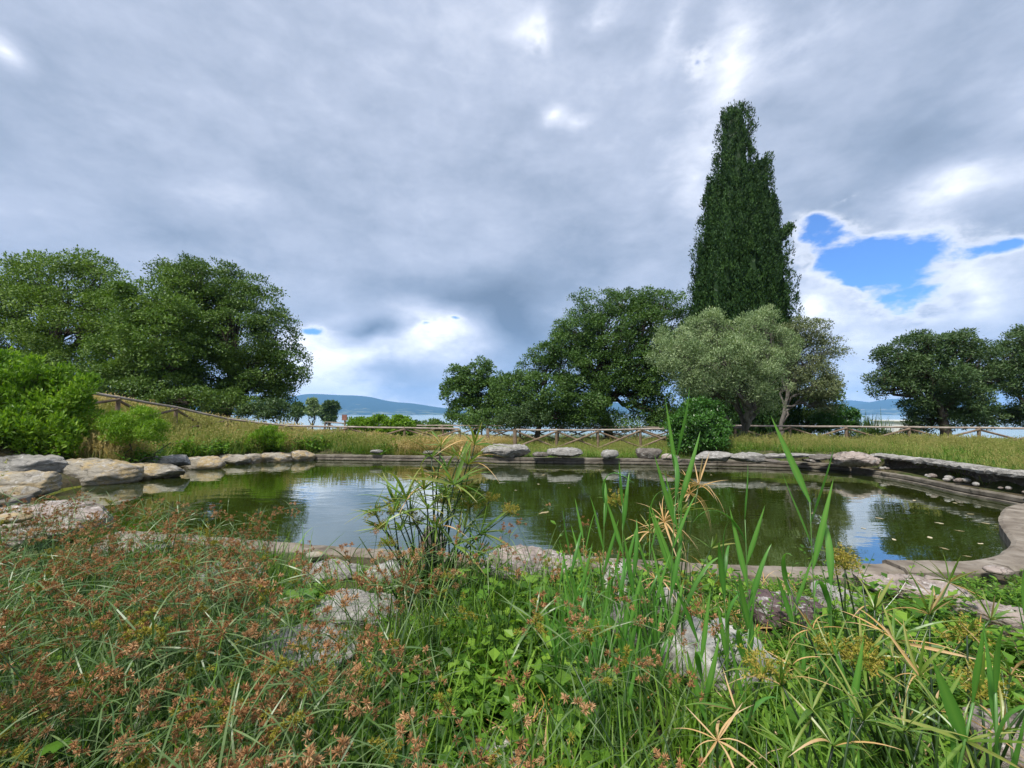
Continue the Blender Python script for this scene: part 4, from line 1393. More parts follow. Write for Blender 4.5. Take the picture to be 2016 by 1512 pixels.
# shore trees far down by the lake
for k, (px, py, w, h, dd, m, lab) in enumerate([
        (587, 806, 9, 12, 130, 'oak_m', 'small round dark tree on the lake shore, leftmost of three'),
        (617, 803, 12, 14, 110, 'olive', 'bushy grey green tree on the lake shore, middle of three'),
        (650, 808, 13, 20, 105, 'olive_r', 'pointed grey green tree on the lake shore, right of three')]):
    s = dd / F
    bx = (px - 1008) / F * dd
    zb = EYE - (840 - 812) / F * dd
    tree('shore_tree', lab, 'tree', (bx, dd, min(zb, gz(bx, dd))),
         [ell(px, py - h * .2, w * .8, h * .55, dd), ell(px - w * .35, py + h * .45, w * .75, h * .5, dd), ell(px + w * .35, py + h * .5, w * .75, h * .5, dd), ell(px, py - h * .75, w * .4, h * .4, dd)],
         M[m], M['bark'], 6000, .5, clr=1.1, seed=41 + k, trunk_r=.3, group='trees on the lake shore')
tree('shrub', 'dark dome shaped tree top between golden grass and lake', 'tree', ground_at(835, 60),
     [ell(838, 842, 32, 14, 60), ell(812, 846, 24, 11, 60), ell(862, 848, 24, 10, 60)], M['oak_d'], M['bark'], 9000, .3, clr=.8, seed=45, trunk_r=.2)
for k, (px, py, w, h) in enumerate([(705, 838, 22, 14), (745, 836, 22, 16), (785, 838, 24, 18)]):
    tree('shrub', ['leafy bright shrub behind the sign post', 'leafy bright shrub behind the golden grass, middle of three', 'leafy bright shrub behind the golden grass beside the dark dome tree'][k], 'shrub', ground_at(px, 26),
         [ell(px, py, w, h, 26), ell(px + 6, py + 8, w * .9, h, 26)], M['shrub'], M['bark'], 4500, .13, clr=.28, seed=46 + k, trunk_r=.03, stems=3,
         trunk_name='stems', crown_name='foliage', group='bright shrubs beyond the left fence', up=1)
# bright shrubs on the left bank
tree('shrub', 'tall bright green shrub at the left edge before the trees', 'shrub', (-13.2, 12.0, gz(-13.2, 12.0)),
     [ell(20, 716, 16, 16, 12), ell(75, 732, 14, 18, 12), ell(160, 766, 16, 12, 12.2), ell(120, 748, 14, 14, 12.2), ell(-10, 755, 50, 40, 12), ell(45, 760, 44, 32, 12), ell(110, 790, 46, 26, 12.2),
      ell(20, 810, 64, 34, 11.8), ell(95, 830, 54, 30, 11.8), ell(30, 852, 72, 24, 11.6), ell(150, 798, 18, 26, 12.4), ell(-50, 820, 60, 50, 11.8), ell(125, 858, 32, 18, 11.8), ell(20, 872, 60, 18, 11.7), ell(95, 874, 50, 14, 11.7)],
     M['shrub'], M['bark'], 34000, .12, .4, clr=.26, seed=51, trunk_r=.03, stems=6, trunk_name='stems', crown_name='foliage', up=2.2, shell=.3, cover=.5, flat=1.2)
tree('shrub', 'yellow green feathery shrub in the middle of the left bank', 'shrub', (*P(265, 880, .6)[:2], gz(*P(265, 880, .6)[:2])),
     [ell(270, 830, 34, 26, 12.5), ell(240, 850, 34, 24, 12.3), ell(300, 852, 26, 20, 12.3), ell(205, 835, 30, 24, 12.5)],
     M['shrub'], M['bark'], 15000, .07, .3, clr=.22, seed=52, trunk_r=.02, stems=4, trunk_name='stems', crown_name='foliage', up=1.6, shell=.35)
tree('weed_clump', 'fresh green weed clump in the dry grass near the far left kerb', 'plant', (*P(530, 880, .1)[:2], gz(*P(530, 880, .1)[:2])),
     [ell(527, 858, 20, 20, 16.5), ell(545, 868, 14, 14, 16.4), ell(508, 868, 16, 12, 16.6)], M['shrub'], M['bark'], 4500, .09, .25, clr=.18, seed=53, trunk_r=.012, stems=4, trunk_name='stems', crown_name='foliage', up=2, shell=.3)


# ------------------------------------------------------------------ kiosk beyond the fence
def kiosk():
    c = D(1763, 846, 40)
    z0 = EYE - (870 - 812) / F * 40
    root = empty('white_cabin', (c[0], c[1], z0), 'small pale flat roofed cabin beyond the right fence by the lake', 'cabin')
    s = 40 / F
    H = (868 - 827) * s
    mw = solid_mat('cabin_wall_white', [(.6, .6, .58), (.72, .72, .7), (.8, .8, .78)], 2, .7, .1, 10)
    dk = solid_mat('cabin_dark', [(.03, .03, .03), (.05, .05, .05)], 2, .4, .1, 10)
    g = Geo(); box(g, (0, 0, H / 2), 46 * s, 2.2, H)
    link('wall', g.mesh('wall', mw), root)
    g = Geo(); box(g, (0, 0, H + .05), 50 * s, 2.5, .1)
    link('roof', g.mesh('roof', mw), root)
    g = Geo(); box(g, (.35, -1.13, H * .62), .8, .08, .3)
    w = link('window', g.mesh('window', dk), root)
    g = Geo(); box(g, (.35, -1.19, H * .62 - .18), .95, .08, .05)
    link('sill', g.mesh('sill', mw), w)
    g = Geo(); box(g, (1.0, -1.12, H * .5), .06, .05, H * .96)
    link('corner_post', g.mesh('corner_post', M['wood']), root)


kiosk()


def far_reeds():
    b = ground_at(1712, 27)
    root = empty('reed_clump', b, 'tall dark grassy reed clump before the pale cabin', 'reeds')
    r_ = np.random.default_rng(61)
    g = Geo(); n = 170
    B = np.stack([r_.normal(0, .5, n), r_.normal(0, .3, n), np.zeros(n)], 1)
    Dr = unit(np.stack([r_.normal(0, .1, n), r_.normal(0, .1, n), np.ones(n)], 1))
    blades(g, B, Dr, r_.uniform(1.0, 2.5, n), .045, r_.uniform(.05, .5, n), 5, r_.random(n))
    link('blades', g.mesh('blades', M['olive_r']), root)


far_reeds()


# ------------------------------------------------------------------ scatter of countless small growth
def scatter(name, label, pts, rots, scl, meshes, kind='stuff'):
    """one object: instances of the given meshes on points"""
    col = bpy.data.collections.new(name + '_sources')
    for i, me in enumerate(meshes):
        o = bpy.data.objects.new('%s_source' % name, me)
        col.objects.link(o)
    me = bpy.data.meshes.new(name)
    n = len(pts)
    me.vertices.add(n)
    me.vertices.foreach_set('co', np.asarray(pts, float).ravel())
    a = me.attributes.new('rot', 'FLOAT_VECTOR', 'POINT'); a.data.foreach_set('vector', np.asarray(rots, np.float32).ravel())
    a = me.attributes.new('scl', 'FLOAT', 'POINT'); a.data.foreach_set('value', np.asarray(scl, np.float32))
    a = me.attributes.new('pick', 'INT', 'POINT'); a.data.foreach_set('value', rng.integers(0, len(meshes), n).astype(np.int32))
    o = link(name, me)
    ng = bpy.data.node_groups.new(name, 'GeometryNodeTree')
    ng.interface.new_socket('Geometry', in_out='INPUT', socket_type='NodeSocketGeometry')
    ng.interface.new_socket('Geometry', in_out='OUTPUT', socket_type='NodeSocketGeometry')
    N, L = ng.nodes, ng.links
    gi = N.new('NodeGroupInput'); go = N.new('NodeGroupOutput')
    ci = N.new('GeometryNodeCollectionInfo')
    ci.inputs['Collection'].default_value = col
    ci.inputs['Separate Children'].default_value = True
    ci.inputs['Reset Children'].default_value = True
    ip = N.new('GeometryNodeInstanceOnPoints')
    ip.inputs['Pick Instance'].default_value = True

    def na(nm, t):
        k = N.new('GeometryNodeInputNamedAttribute'); k.data_type = t; k.inputs['Name'].default_value = nm
        return k.outputs['Attribute']
    L.new(gi.outputs[0], ip.inputs['Points'])
    L.new(ci.outputs[0], ip.inputs['Instance'])
    L.new(na('pick', 'INT'), ip.inputs['Instance Index'])
    L.new(na('rot', 'FLOAT_VECTOR'), ip.inputs['Rotation'])
    L.new(na('scl', 'FLOAT'), ip.inputs['Scale'])
    L.new(ip.outputs[0], go.inputs[0])
    md = o.modifiers.new('scatter', 'NODES'); md.node_group = ng
    return tag(o, label, kind=kind)


def tuft(seed, n, h, spread, wd, mat, lean=.35, heads=0, segs=4, droop=.35, hcol=None):
    r_ = np.random.default_rng(seed)
    g = Geo()
    B = np.stack([r_.normal(0, spread, n), r_.normal(0, spread, n), np.full(n, -.03)], 1)
    Dr = unit(np.stack([r_.normal(0, lean, n), r_.normal(0, lean, n), np.ones(n)], 1))
    blades(g, B, Dr, h * r_.uniform(.45, 1.1, n), wd, r_.uniform(.05, droop * 2, n), segs, r_.random(n) * (.72 if heads else 1))
    if heads:
        # ears: thin stalks with a feathery head
        B = np.stack([r_.normal(0, spread, heads), r_.normal(0, spread, heads), np.zeros(heads)], 1)
        Dr = unit(np.stack([r_.normal(0, lean * .6, heads), r_.normal(0, lean * .6, heads), np.ones(heads)], 1))
        ln = h * r_.uniform(.9, 1.45, heads)
        blades(g, B, Dr, ln, wd * .55, .12, 3, r_.uniform(.6, 1, heads))
        for b, d, l in zip(B, Dr, ln):
            m = 9
            t = r_.uniform(.78, 1.02, m)
            c = b + d * (l * t)[:, None]; c[:, 2] -= .12 * l * .75 * t ** 3
            leaves(g, c, unit(d + r_.normal(0, .45, (m, 3))), r_.normal(0, 1, (m, 3)), .06 * h / .6, .024 * h / .6, r_.uniform(.7, 1, m))
    return g.mesh('tuft', mat)


def leafy(seed, nst, h, spread, ls, mat, aspect=.6, per=9):
    """a small weed: stems with paired oval leaves"""
    r_ = np.random.default_rng(seed)
    g = Geo()
    for s in range(nst):
        b = np.array((r_.normal(0, spread), r_.normal(0, spread), -.02))
        d = unit(np.array((r_.normal(0, .5), r_.normal(0, .5), 1)))
        L_ = h * r_.uniform(.4, 1.1)
        tip = b + d * L_
        blades(g, [b], [d], L_, .006, .1, 3, [.2])
        t = np.linspace(.2, 1, per)
        c = b + d * (L_ * t)[:, None]
        a = r_.uniform(0, 6.28, per)
        A = unit(np.stack([np.cos(a), np.sin(a), np.full(per, .35)], 1))
        Nn = unit(np.stack([r_.normal(0, .3, per), r_.normal(0, .3, per), np.ones(per)], 1))
        l = ls * r_.uniform(.6, 1.15, per)
        leaves(g, c, A, Nn, l, l * aspect, r_.random(per), fold=.2)
    return g.mesh('weed', mat)


def spots(n, x0, x1, y0, y1, keep, seed, front=.22):
    r_ = np.random.default_rng(seed)
    x = r_.uniform(x0, x1, n); y = r_.uniform(y0, y1, n)
    sd = pond_sd(x, y)
    k = keep(x, y, sd)
    if y1 > 7:
        for (rx, ry, rw, rd) in ROCKS:
            if ry > 7:
                k &= ~((np.abs(x - rx * np.clip(y / ry, .8, 1.2)) < rw * .95) & (y > ry - rd - .75) & (y < ry + rd * .8))
    if y1 < 7:
        for (rx, ry, rw, rd) in ROCKS:
            if ry < 7:
                k &= ~((np.abs(x - rx * np.clip(y / ry, .7, 1.2)) < rw * .95) & (y > ry - rd - front) & (y < ry + rd))
    x, y = x[k], y[k]
    z = height(x, y)
    m = len(x)
    rot = np.stack([r_.normal(0, .1, m), r_.normal(0, .1, m), r_.uniform(0, 6.28, m)], 1)
    return np.stack([x, y, z], 1), rot, r_.uniform(.5, 1.35, m)


dry = [tuft(s, 26, .62, .1, .011, M['grass_d'], .3, 10) for s in range(5)]
mead = [tuft(20 + s, 30, .5, .1, .012, M['grass_m'], .35, 6) for s in range(5)]
low = [tuft(40 + s, 30, .26, .1, .012, M['grass_m'], .5, 3) for s in range(4)]
green = [tuft(60 + s, 34, .3, .08, .011, M['grass_g'], .5, 0) for s in range(4)]
weeds = [leafy(80 + s, 9, .26, .09, .06, M['weed']) for s in range(5)]
weeds_big = [leafy(90 + s, 7, .34, .1, .1, M['weed'], .7, 7) for s in range(3)]

# left bank: golden and green tall grass
pat = lambda x, y, s: fbm(np.stack([x * .45, y * .45, x * 0], -1), 3, s)
p_, r__, s_ = spots(12500, -22, -3.5, 7, 24, lambda x, y, sd: (sd > .75) & (pat(x, y, 1) > -.05) & (x + y > -1.5), 1)
scatter('dry_grass', 'tall golden dry grass with seed heads on the left bank', p_, r__, s_ * np.where((p_[:, 1] > 19) & (p_[:, 0] > -11), .6, .92), dry)
p_, r__, s_ = spots(15000, -22, -3.5, 7, 24, lambda x, y, sd: (sd > .6) & (pat(x, y, 1) < .35), 2)
scatter('meadow_grass', 'mixed green and yellow meadow grass on the left bank', p_, r__, s_ * np.where((p_[:, 1] > 19) & (p_[:, 0] > -11), .65, 1.0), mead)
p_, r__, s_ = spots(9000, -4.5, 2.2, 16.5, 27, lambda x, y, sd: (sd > .5) & (x < -1.2 + pat(x, y, 4) * 1.5), 3)
scatter('dry_grass', 'golden dry grass behind the far kerb before the fence', p_, r__, s_ * np.where(p_[:, 1] > 19.5, .5, .72), dry)
p_, r__, s_ = spots(9000, -18, 20, 9, 27, lambda x, y, sd: (sd > .75 + .3 * (x > 5)) & (pat(x * 1.5, y * 1.5, 21) > .15), 16)
scatter('green_grass', 'fresh green grass tufts mixed into the golden grass', p_, r__, s_ * np.where(p_[:, 0] < 1, np.where(p_[:, 1] > 19, 1.1, 1.7), 1.0), green)
p_, r__, s_ = spots(16000, -2, 24, 10, 30, lambda x, y, sd: (sd > .75) & (x > -.5), 5)
scatter('lawn_grass', 'short rough green and yellow grass along the far and right side of the pond', p_, r__, s_ * .9, low)
p_, r__, s_ = spots(9000, 5, 20, 6, 22, lambda x, y, sd: (sd > 1.05) & (pat(x, y, 7) > -.1), 6)
scatter('lawn_grass', 'longer yellow seeded grass on the lawn behind the slab ledge', p_, r__, s_ * .62, mead)
p_, r__, s_ = spots(6000, -24, 26, 22, 44, lambda x, y, sd: sd > 2, 7)
scatter('field_grass', 'rough grass beyond the fences', p_, r__, s_ * .6, mead)
# foreground ground cover
p_, r__, s_ = spots(4300, -6.5, 6.5, .5, 5.6, lambda x, y, sd: (sd > .42) & (pat(x * 3, y * 3, 30) > -.2), 8)
scatter('ground_weeds', 'low leafy green weeds covering the near shore', p_, r__, s_ * np.clip(1.25 - p_[:, 1] * .16, .42, 1.1), weeds)
p_, r__, s_ = spots(3800, -6.5, 6.5, .5, 5.4, lambda x, y, sd: (sd > .8) & (pat(x * 2, y * 2, 9) > -.45) & ((x < .6) | (pat(x * 2, y * 2, 13) > .1)), 9)
scatter('near_grass', 'fine green grass growing through the near shore weeds', p_, r__, s_ * np.clip(1.7 - p_[:, 1] * .24, .5, 1.4), green)
p_, r__, s_ = spots(420, -.3, 3.5, .9, 4.4, lambda x, y, sd: (sd > .5) & (pat(x * 2, y * 2, 12) > -.1), 10)
scatter('ground_weeds', 'larger leaved green weeds and vines in the middle of the near shore', p_, r__, s_ * .8, weeds_big)
p_, r__, s_ = spots(3200, -19, -4.5, 6.5, 20, lambda x, y, sd: (sd > .7) & (sd < 6) & (pat(x * 1.3, y * 1.3, 14) > .05), 15)
scatter('bank_weeds', 'bright green leafy weeds standing in the grass of the left bank', p_, r__, s_ * 2.1, weeds)


tall = [tuft(160 + s, 15, .62, .05, .009, M['grass_g'], .2, 0, 6, .3) for s in range(5)]
p_, r__, s_ = spots(900, -5, 3.2, .8, 4.6, lambda x, y, sd: (sd > .5) & (pat(x * 2, y * 2, 33) > -.2), 17)
scatter('slender_grass', 'slender upright bright green grass blades among the sedges and reeds', p_, r__, s_, tall)


straw = [tuft(180 + s, 9, .34, .07, .009, M['umb_dry'], .8, 0, 5, .6) for s in range(4)]
p_, r__, s_ = spots(420, -.8, 3.6, .9, 4.4, lambda x, y, sd: (sd > .45), 18)
scatter('dead_straw', 'bent dead straw blades lying through the near right growth', p_, r__, s_, straw)


# ------------------------------------------------------------------ brown flowered sedges
def sedge_head(seed):
    r_ = np.random.default_rng(seed)
    g = Geo()
    # bracts
    n = 5
    a = r_.uniform(0, 6.28) + np.arange(n) * 2 * PI / n + r_.normal(0, .3, n)
    Dr = unit(np.stack([np.cos(a), np.sin(a), r_.uniform(.0, .9, n)], 1))
    blades(g, np.zeros((n, 3)), Dr, r_.uniform(.1, .24, n), .006, r_.uniform(.2, .7, n), 5, r_.uniform(.4, 1, n), mat=0)
    # rays and stars
    m = r_.integers(5, 11)
    tone = r_.uniform(-.15, .5)
    size = r_.uniform(.75, 1.2)
    for k in range(m):
        a = r_.uniform(0, 6.28)
        el = r_.uniform(.25, 1.4)
        d = np.array((math.cos(a) * math.cos(el), math.sin(a) * math.cos(el), math.sin(el)))
        L_ = r_.uniform(.015, .1)
        tip = d * L_
        blades(g, [np.zeros(3)], [d], L_, .0022, .0, 2, [.5], mat=0)
        q = 22
        dd = unit(r_.normal(0, 1, (q, 3)) + d * .7)
        S = unit(r_.normal(0, 1, (q, 3)))
        ls = r_.uniform(.010, .02, q) * size
        rv = np.clip(r_.random(q) * .6 + tone, 0, 1)
        c = tip + dd * .0015
        leaves(g, c, dd, S, ls, ls * .2, rv, mat=1, fold=.3)
        leaves(g, c, dd, np.cross(dd, S), ls, ls * .2, rv, mat=1, fold=.3)
    return g.mesh('flower_head', [M['sedge'], M['sedge_head'] if seed % 7 else M['umb_head']])


def sedge_stem(seed, bend):
    g = Geo()
    t = np.linspace(0, 1, 6)
    pts = np.stack([bend * t ** 2, 0 * t, t * (1 - .1 * bend)], 1)
    tube(g, pts, [.0030, .0028, .0026, .0023, .002, .0017], 4, cap=False, rnd=.2 + .1 * (seed % 6))
    return g.mesh('stem', M['sedge_stem'])


def sedge_leaves(seed):
    r_ = np.random.default_rng(seed)
    g = Geo(); n = 13
    B = np.stack([r_.normal(0, .02, n), r_.normal(0, .02, n), np.zeros(n)], 1)
    Dr = unit(np.stack([r_.normal(0, .28, n), r_.normal(0, .28, n), np.ones(n)], 1))
    blades(g, B, Dr, r_.uniform(.35, .85, n), r_.uniform(.005, .009, n), r_.uniform(.1, .8, n), 6, r_.random(n))
    return g.mesh('leaf_blades', M['sedge'])


HEAD = [sedge_head(100 + k) for k in range(14)]
BENDS = [.05, .15, .28, .42]
STEM = [sedge_stem(k, b) for k, b in enumerate(BENDS)]
SLV = [sedge_leaves(130 + k) for k in range(5)]


def sedge(x, y, z, nst, h, r_, label, group):
    root = empty('brown_sedge', (x, y, z), label, 'sedge plant', group, r_.uniform(0, 6.28))
    o = link('leaf_blades', SLV[r_.integers(5)], root); s = r_.uniform(.8, 1.2); o.scale = (s, s, s)
    for k in range(nst):
        b = r_.integers(4)
        L_ = h * r_.uniform(.78, 1.12)
        rz = r_.uniform(0, 6.28)
        tl = r_.normal(0, .1), r_.normal(0, .1)
        loc = Vector((r_.normal(0, .035), r_.normal(0, .035), -.02))
        rot = Euler((tl[0], tl[1], rz))
        st = link('stem', STEM[b], root)
        st.location = loc; st.rotation_euler = rot; st.scale = (L_, L_, L_)
        tip = loc + rot.to_matrix() @ (Vector((BENDS[b], 0, 1 - .1 * BENDS[b])) * L_)
        hd = link('flower_head', HEAD[r_.integers(14)], root)
        hd.location = tip; hd.rotation_euler = (r_.normal(0, .5), r_.normal(0, .5), r_.uniform(0, 6.28))
        s = r_.uniform(.75, 1.25); hd.scale = (s, s, s)
    return root


def sedges():
    r_ = np.random.default_rng(77)
    n = 0
    LAB = 'brown flowered sedge with green blades in the dense foreground patch'
    tries = 0
    while n < 235 and tries < 6000:
        tries += 1
        y = .95 + 3.7 * r_.random() ** 1.15
        x = r_.uniform(-1.25 * y - .1, .42 * y)
        sd = float(pond_sd(np.array([x]), np.array([y]))[0])
        if sd < .45 or (sd < .95 and r_.random() < .7): continue
        px = 1008 + x / y * F
        # thinner towards the right and around the pale stones
        dens = 1.0 if px < 560 else (.5 if px < 900 else .2)
        if px > 540 and any(abs(x - q[0] * y / q[1]) < q[2] * .8 and q[1] - q[3] - .1 < y < q[1] + q[3] for q in ROCKS if q[1] < 7): continue
        if y > 3.3 and px > 560: dens *= .35
        if r_.random() > dens: continue
        h = r_.uniform(.52, .8) * (1.0 if y > 1.6 else .85)
        sedge(x, y, gz(x, y), int(r_.integers(3, 7)), h, r_, LAB, 'brown sedges in the foreground')
        n += 1


sedges()


# ------------------------------------------------------------------ umbrella sedges
def whorl_leaf(seed, mat, droop):
    g = Geo()
    r_ = np.random.default_rng(seed)
    # unit long leaf along +X, V folded
    segs = 8
    V, q = [], []
    for i in range(segs + 1):
        t = i / segs
        w = .028 * (min(1, .35 + t * 2.6) if t < .25 else (1 - ((t - .25) / .75) ** 2.2)) + .0008
        x = t; z = .12 * t - droop * t ** 2.3
        V += [(x, -w, z + w * .5), (x, 0, z), (x, w, z + w * .5)]
    for i in range(segs):
        for k in (0, 1):
            a = i * 3 + k
            q.append((a, a + 1, a + 4, a + 3))
    b_ = r_.uniform(.05, .75)
    rv = np.array([[b_ - .05, b_ + .12, b_ - .05]] * (segs + 1)) + (np.linspace(0, 1, segs + 1)[:, None] ** 4) * .5
    g.add(V, q, rnd=np.clip(rv.ravel(), 0, 1))
    return g.mesh('leaf', mat)


WL_G = [whorl_leaf(200 + k, M['umb_leaf'], d) for k, d in enumerate((.05, .15, .3, .5, .12, .25))]
WL_D = [whorl_leaf(210 + k, M['umb_dry'], d) for k, d in enumerate((.0, .3, .7, 1.0))]


def umb_flower(seed):
    r_ = np.random.default_rng(seed)
    g = Geo()
    for k in range(22):
        d = unit(np.array((r_.normal(0, .8), r_.normal(0, .8), r_.uniform(.2, 1))))
        L_ = r_.uniform(.03, .075)
        blades(g, [np.zeros(3)], [d], L_, .0016, .1, 2, [.4])
        q = 12
        dd = unit(r_.normal(0, 1, (q, 3)))
        leaves(g, d * L_ + dd * .002, dd, r_.normal(0, 1, (q, 3)), .011, .004, r_.random(q))
    return g.mesh('flower_cluster', M['umb_head'])


UF = [umb_flower(230 + k) for k in range(4)]


def umbrella(label, base_px, base_dist, tips, r_, stem_r=.005, name='umbrella_sedge', extra=0, spread=.09, lk=1.12):
    """tips: (px, py, dist, kind, leaf length, leaf count)"""
    bx, by = (base_px - 1008) / F * base_dist, base_dist
    bz = gz(bx, by)
    root = empty(name, (bx, by, bz), label, 'sedge plant', None)
    B = np.array((bx, by, bz))
    for (px, py, dd, kind, ln, cnt) in tips:
        tip = D(px, py, dd) - B
        b0 = np.array((r_.normal(0, spread), r_.normal(0, spread * .7), -.03))
        g = Geo()
        mid = b0 * .5 + tip * .5; mid[2] += .04; mid[0] -= (tip[0] - b0[0]) * .12
        t = np.linspace(0, 1, 8)[:, None]
        pts = (1 - t) ** 2 * b0 + 2 * t * (1 - t) * mid + t ** 2 * tip
        tube(g, pts, np.linspace(stem_r, stem_r * .6, 8), 6, rnd=r_.uniform(0, .8))
        st = link('stem', g.mesh('stem', M['umb_stem'], True), root)
        dirn = Vector(pts[-1] - pts[-2]).normalized()
        qt = dirn.to_track_quat('Z', 'Y')
        for k in range(cnt):
            dry_ = kind == 'dry' or (kind == 'mix' and r_.random() < .3)
            src = WL_D if dry_ else WL_G
            lf = link('leaf', src[r_.integers(len(src))], st)
            a = k * 2.399 + r_.normal(0, .15)
            el = r_.uniform(.0, .95) if kind != 'dry' else r_.uniform(-.5, 1.2)
            q = qt @ Euler((0, 0, a)).to_quaternion() @ Euler((r_.normal(0, .25), -el, 0)).to_quaternion()
            lf.rotation_mode = 'QUATERNION'; lf.rotation_quaternion = q
            lf.location = tuple(pts[-1] - dirn * r_.uniform(0, .02) if False else pts[-1])
            s = ln * lk * r_.uniform(.6, 1.1)
            lf.scale = (s, s * r_.uniform(.9, 1.4) * (.75 if dry_ else 1), s)
        if kind in ('flower', 'mixflower'):
            for k in range(3 if kind == 'flower' else 2):
                fl = link('flower_cluster', UF[r_.integers(4)], st)
                fl.location = tuple(pts[-1]); fl.rotation_euler = (r_.normal(0, .3), r_.normal(0, .3), r_.uniform(0, 6))
                s = r_.uniform(.9, 1.4); fl.scale = (s, s, s)
    # bare stems filling the clump
    for k in range(extra):
        b0 = np.array((r_.normal(0, spread), r_.normal(0, spread * .7), -.03))
        h = r_.uniform(.3, .9)
        tip = b0 * 2.2 + (r_.normal(0, .12), r_.normal(0, .08), h)
        g = Geo()
        tube(g, [b0, (b0 + tip) / 2 + (0, 0, .02), tip], [stem_r, stem_r * .8, stem_r * .4], 5, rnd=r_.uniform(0, 1))
        link('stem', g.mesh('stem', M['umb_stem'], True), root)
    return root


ru = np.random.default_rng(19)
umbrella('tall umbrella sedge clump with dark stems standing in the centre against the water', 852, 3.75, [
    (868, 878, 3.8, 'mix', .14, 13), (934, 876, 3.7, 'mix', .17, 14), (903, 905, 3.75, 'mix', .15, 12), (893, 955, 3.55, 'green', .22, 17), (912, 968, 3.8, 'flower', .18, 10),
    (800, 985, 3.7, 'green', .24, 15), (778, 992, 3.8, 'mixflower', .18, 12), (858, 948, 3.9, 'dry', .16, 10), (842, 1002, 3.6, 'green', .2, 14), (872, 992, 3.9, 'flower', .16, 10),
    (752, 1040, 3.75, 'flower', .13, 9), (966, 985, 3.85, 'flower', .1, 6), (1003, 1010, 3.8, 'flower', .08, 4), (915, 1040, 3.6, 'green', .17, 12), (822, 1035, 3.8, 'mixflower', .16, 10),
    (940, 1090, 3.5, 'green', .18, 9), (880, 925, 3.85, 'green', .18, 12), (790, 1045, 3.6, 'green', .16, 10), (980, 1120, 3.4, 'green', .14, 8), (850, 900, 3.9, 'green', .16, 12), (920, 915, 3.65, 'mix', .17, 13), (880, 975, 3.7, 'green', .18, 14), (925, 1000, 3.7, 'flower', .15, 12), (835, 965, 3.8, 'mix', .18, 13),
    (775, 1010, 3.65, 'mixflower', .18, 13), (810, 1015, 3.7, 'flower', .15, 11), (860, 1040, 3.6, 'mix', .16, 12), (945, 1050, 3.6, 'green', .16, 12), (740, 1015, 3.8, 'mixflower', .14, 10), (895, 1075, 3.5, 'green', .16, 12), (765, 1075, 3.6, 'flower', .13, 9)],
    ru, .0085, extra=48, spread=.12, lk=2.0)
umbrella('umbrella sedge with bleached straw coloured leaf tufts among the reeds', 1312, 2.9, [
    (1358, 972, 2.95, 'dry', .17, 16), (1308, 1028, 2.8, 'dry', .15, 18), (1340, 1010, 2.9, 'mix', .16, 12), (1285, 1050, 3.0, 'mix', .14, 10), (1215, 990, 3.1, 'flower', .1, 6),
    (1400, 1080, 3.0, 'green', .15, 10), (1330, 1100, 2.8, 'mix', .15, 9), (1290, 1140, 2.8, 'dry', .13, 8), (1375, 955, 2.9, 'dry', .15, 14), (1325, 1045, 2.85, 'dry', .13, 12)], ru, .005, extra=20, spread=.06, lk=1.5)
umbrella('umbrella sedge with a single upright yellow stem and hanging leaves before the water', 1652, 2.45, [
    (1660, 1108, 2.45, 'flower', .1, 6), (1664, 1122, 2.43, 'flower', .12, 7), (1640, 1090, 2.6, 'green', .12, 7)], ru, .006, spread=.04)
umbrella('sprawling umbrella sedge with broad green and straw leaves on the right', 1745, 1.9, [
    (1762, 1262, 1.75, 'mix', .2, 17), (1722, 1200, 2.1, 'mix', .17, 15), (1640, 1290, 1.75, 'mixflower', .13, 12), (1700, 1300, 1.7, 'flower', .14, 12), (1830, 1210, 2.0, 'mix', .18, 15),
    (1868, 1148, 2.1, 'mix', .15, 12), (1900, 1255, 1.9, 'mixflower', .15, 13), (1560, 1310, 1.8, 'mix', .14, 12), (1810, 1330, 1.6, 'mix', .15, 12), (1840, 1180, 2.2, 'dry', .13, 10), (1950, 1220, 1.9, 'mix', .16, 12),
    (1600, 1240, 2.0, 'dry', .14, 9)], ru, .006, extra=26, spread=.14)
umbrella('low umbrella sedge at the bottom right with a straw and yellow leaf tuft', 1500, 1.35, [
    (1412, 1458, 1.3, 'dry', .13, 11), (1450, 1400, 1.4, 'mix', .14, 13), (1540, 1350, 1.45, 'mix', .15, 14), (1600, 1400, 1.35, 'green', .16, 13), (1500, 1330, 1.5, 'mixflower', .13, 12),
    (1640, 1470, 1.25, 'mix', .14, 12), (1560, 1480, 1.3, 'green', .13, 11), (1700, 1420, 1.3, 'green', .15, 12)], ru, .0055, extra=18, spread=.14)
umbrella('umbrella sedge in the bottom right corner under the broad reed leaves', 1880, 1.35, [
    (1780, 1440, 1.3, 'green', .15, 13), (1850, 1400, 1.4, 'mix', .16, 13), (1930, 1370, 1.45, 'mixflower', .14, 12), (1990, 1330, 1.5, 'mix', .16, 13), (1900, 1460, 1.25, 'green', .14, 12), (1975, 1440, 1.3, 'mix', .14, 11)],
    ru, .0055, extra=16, spread=.14)


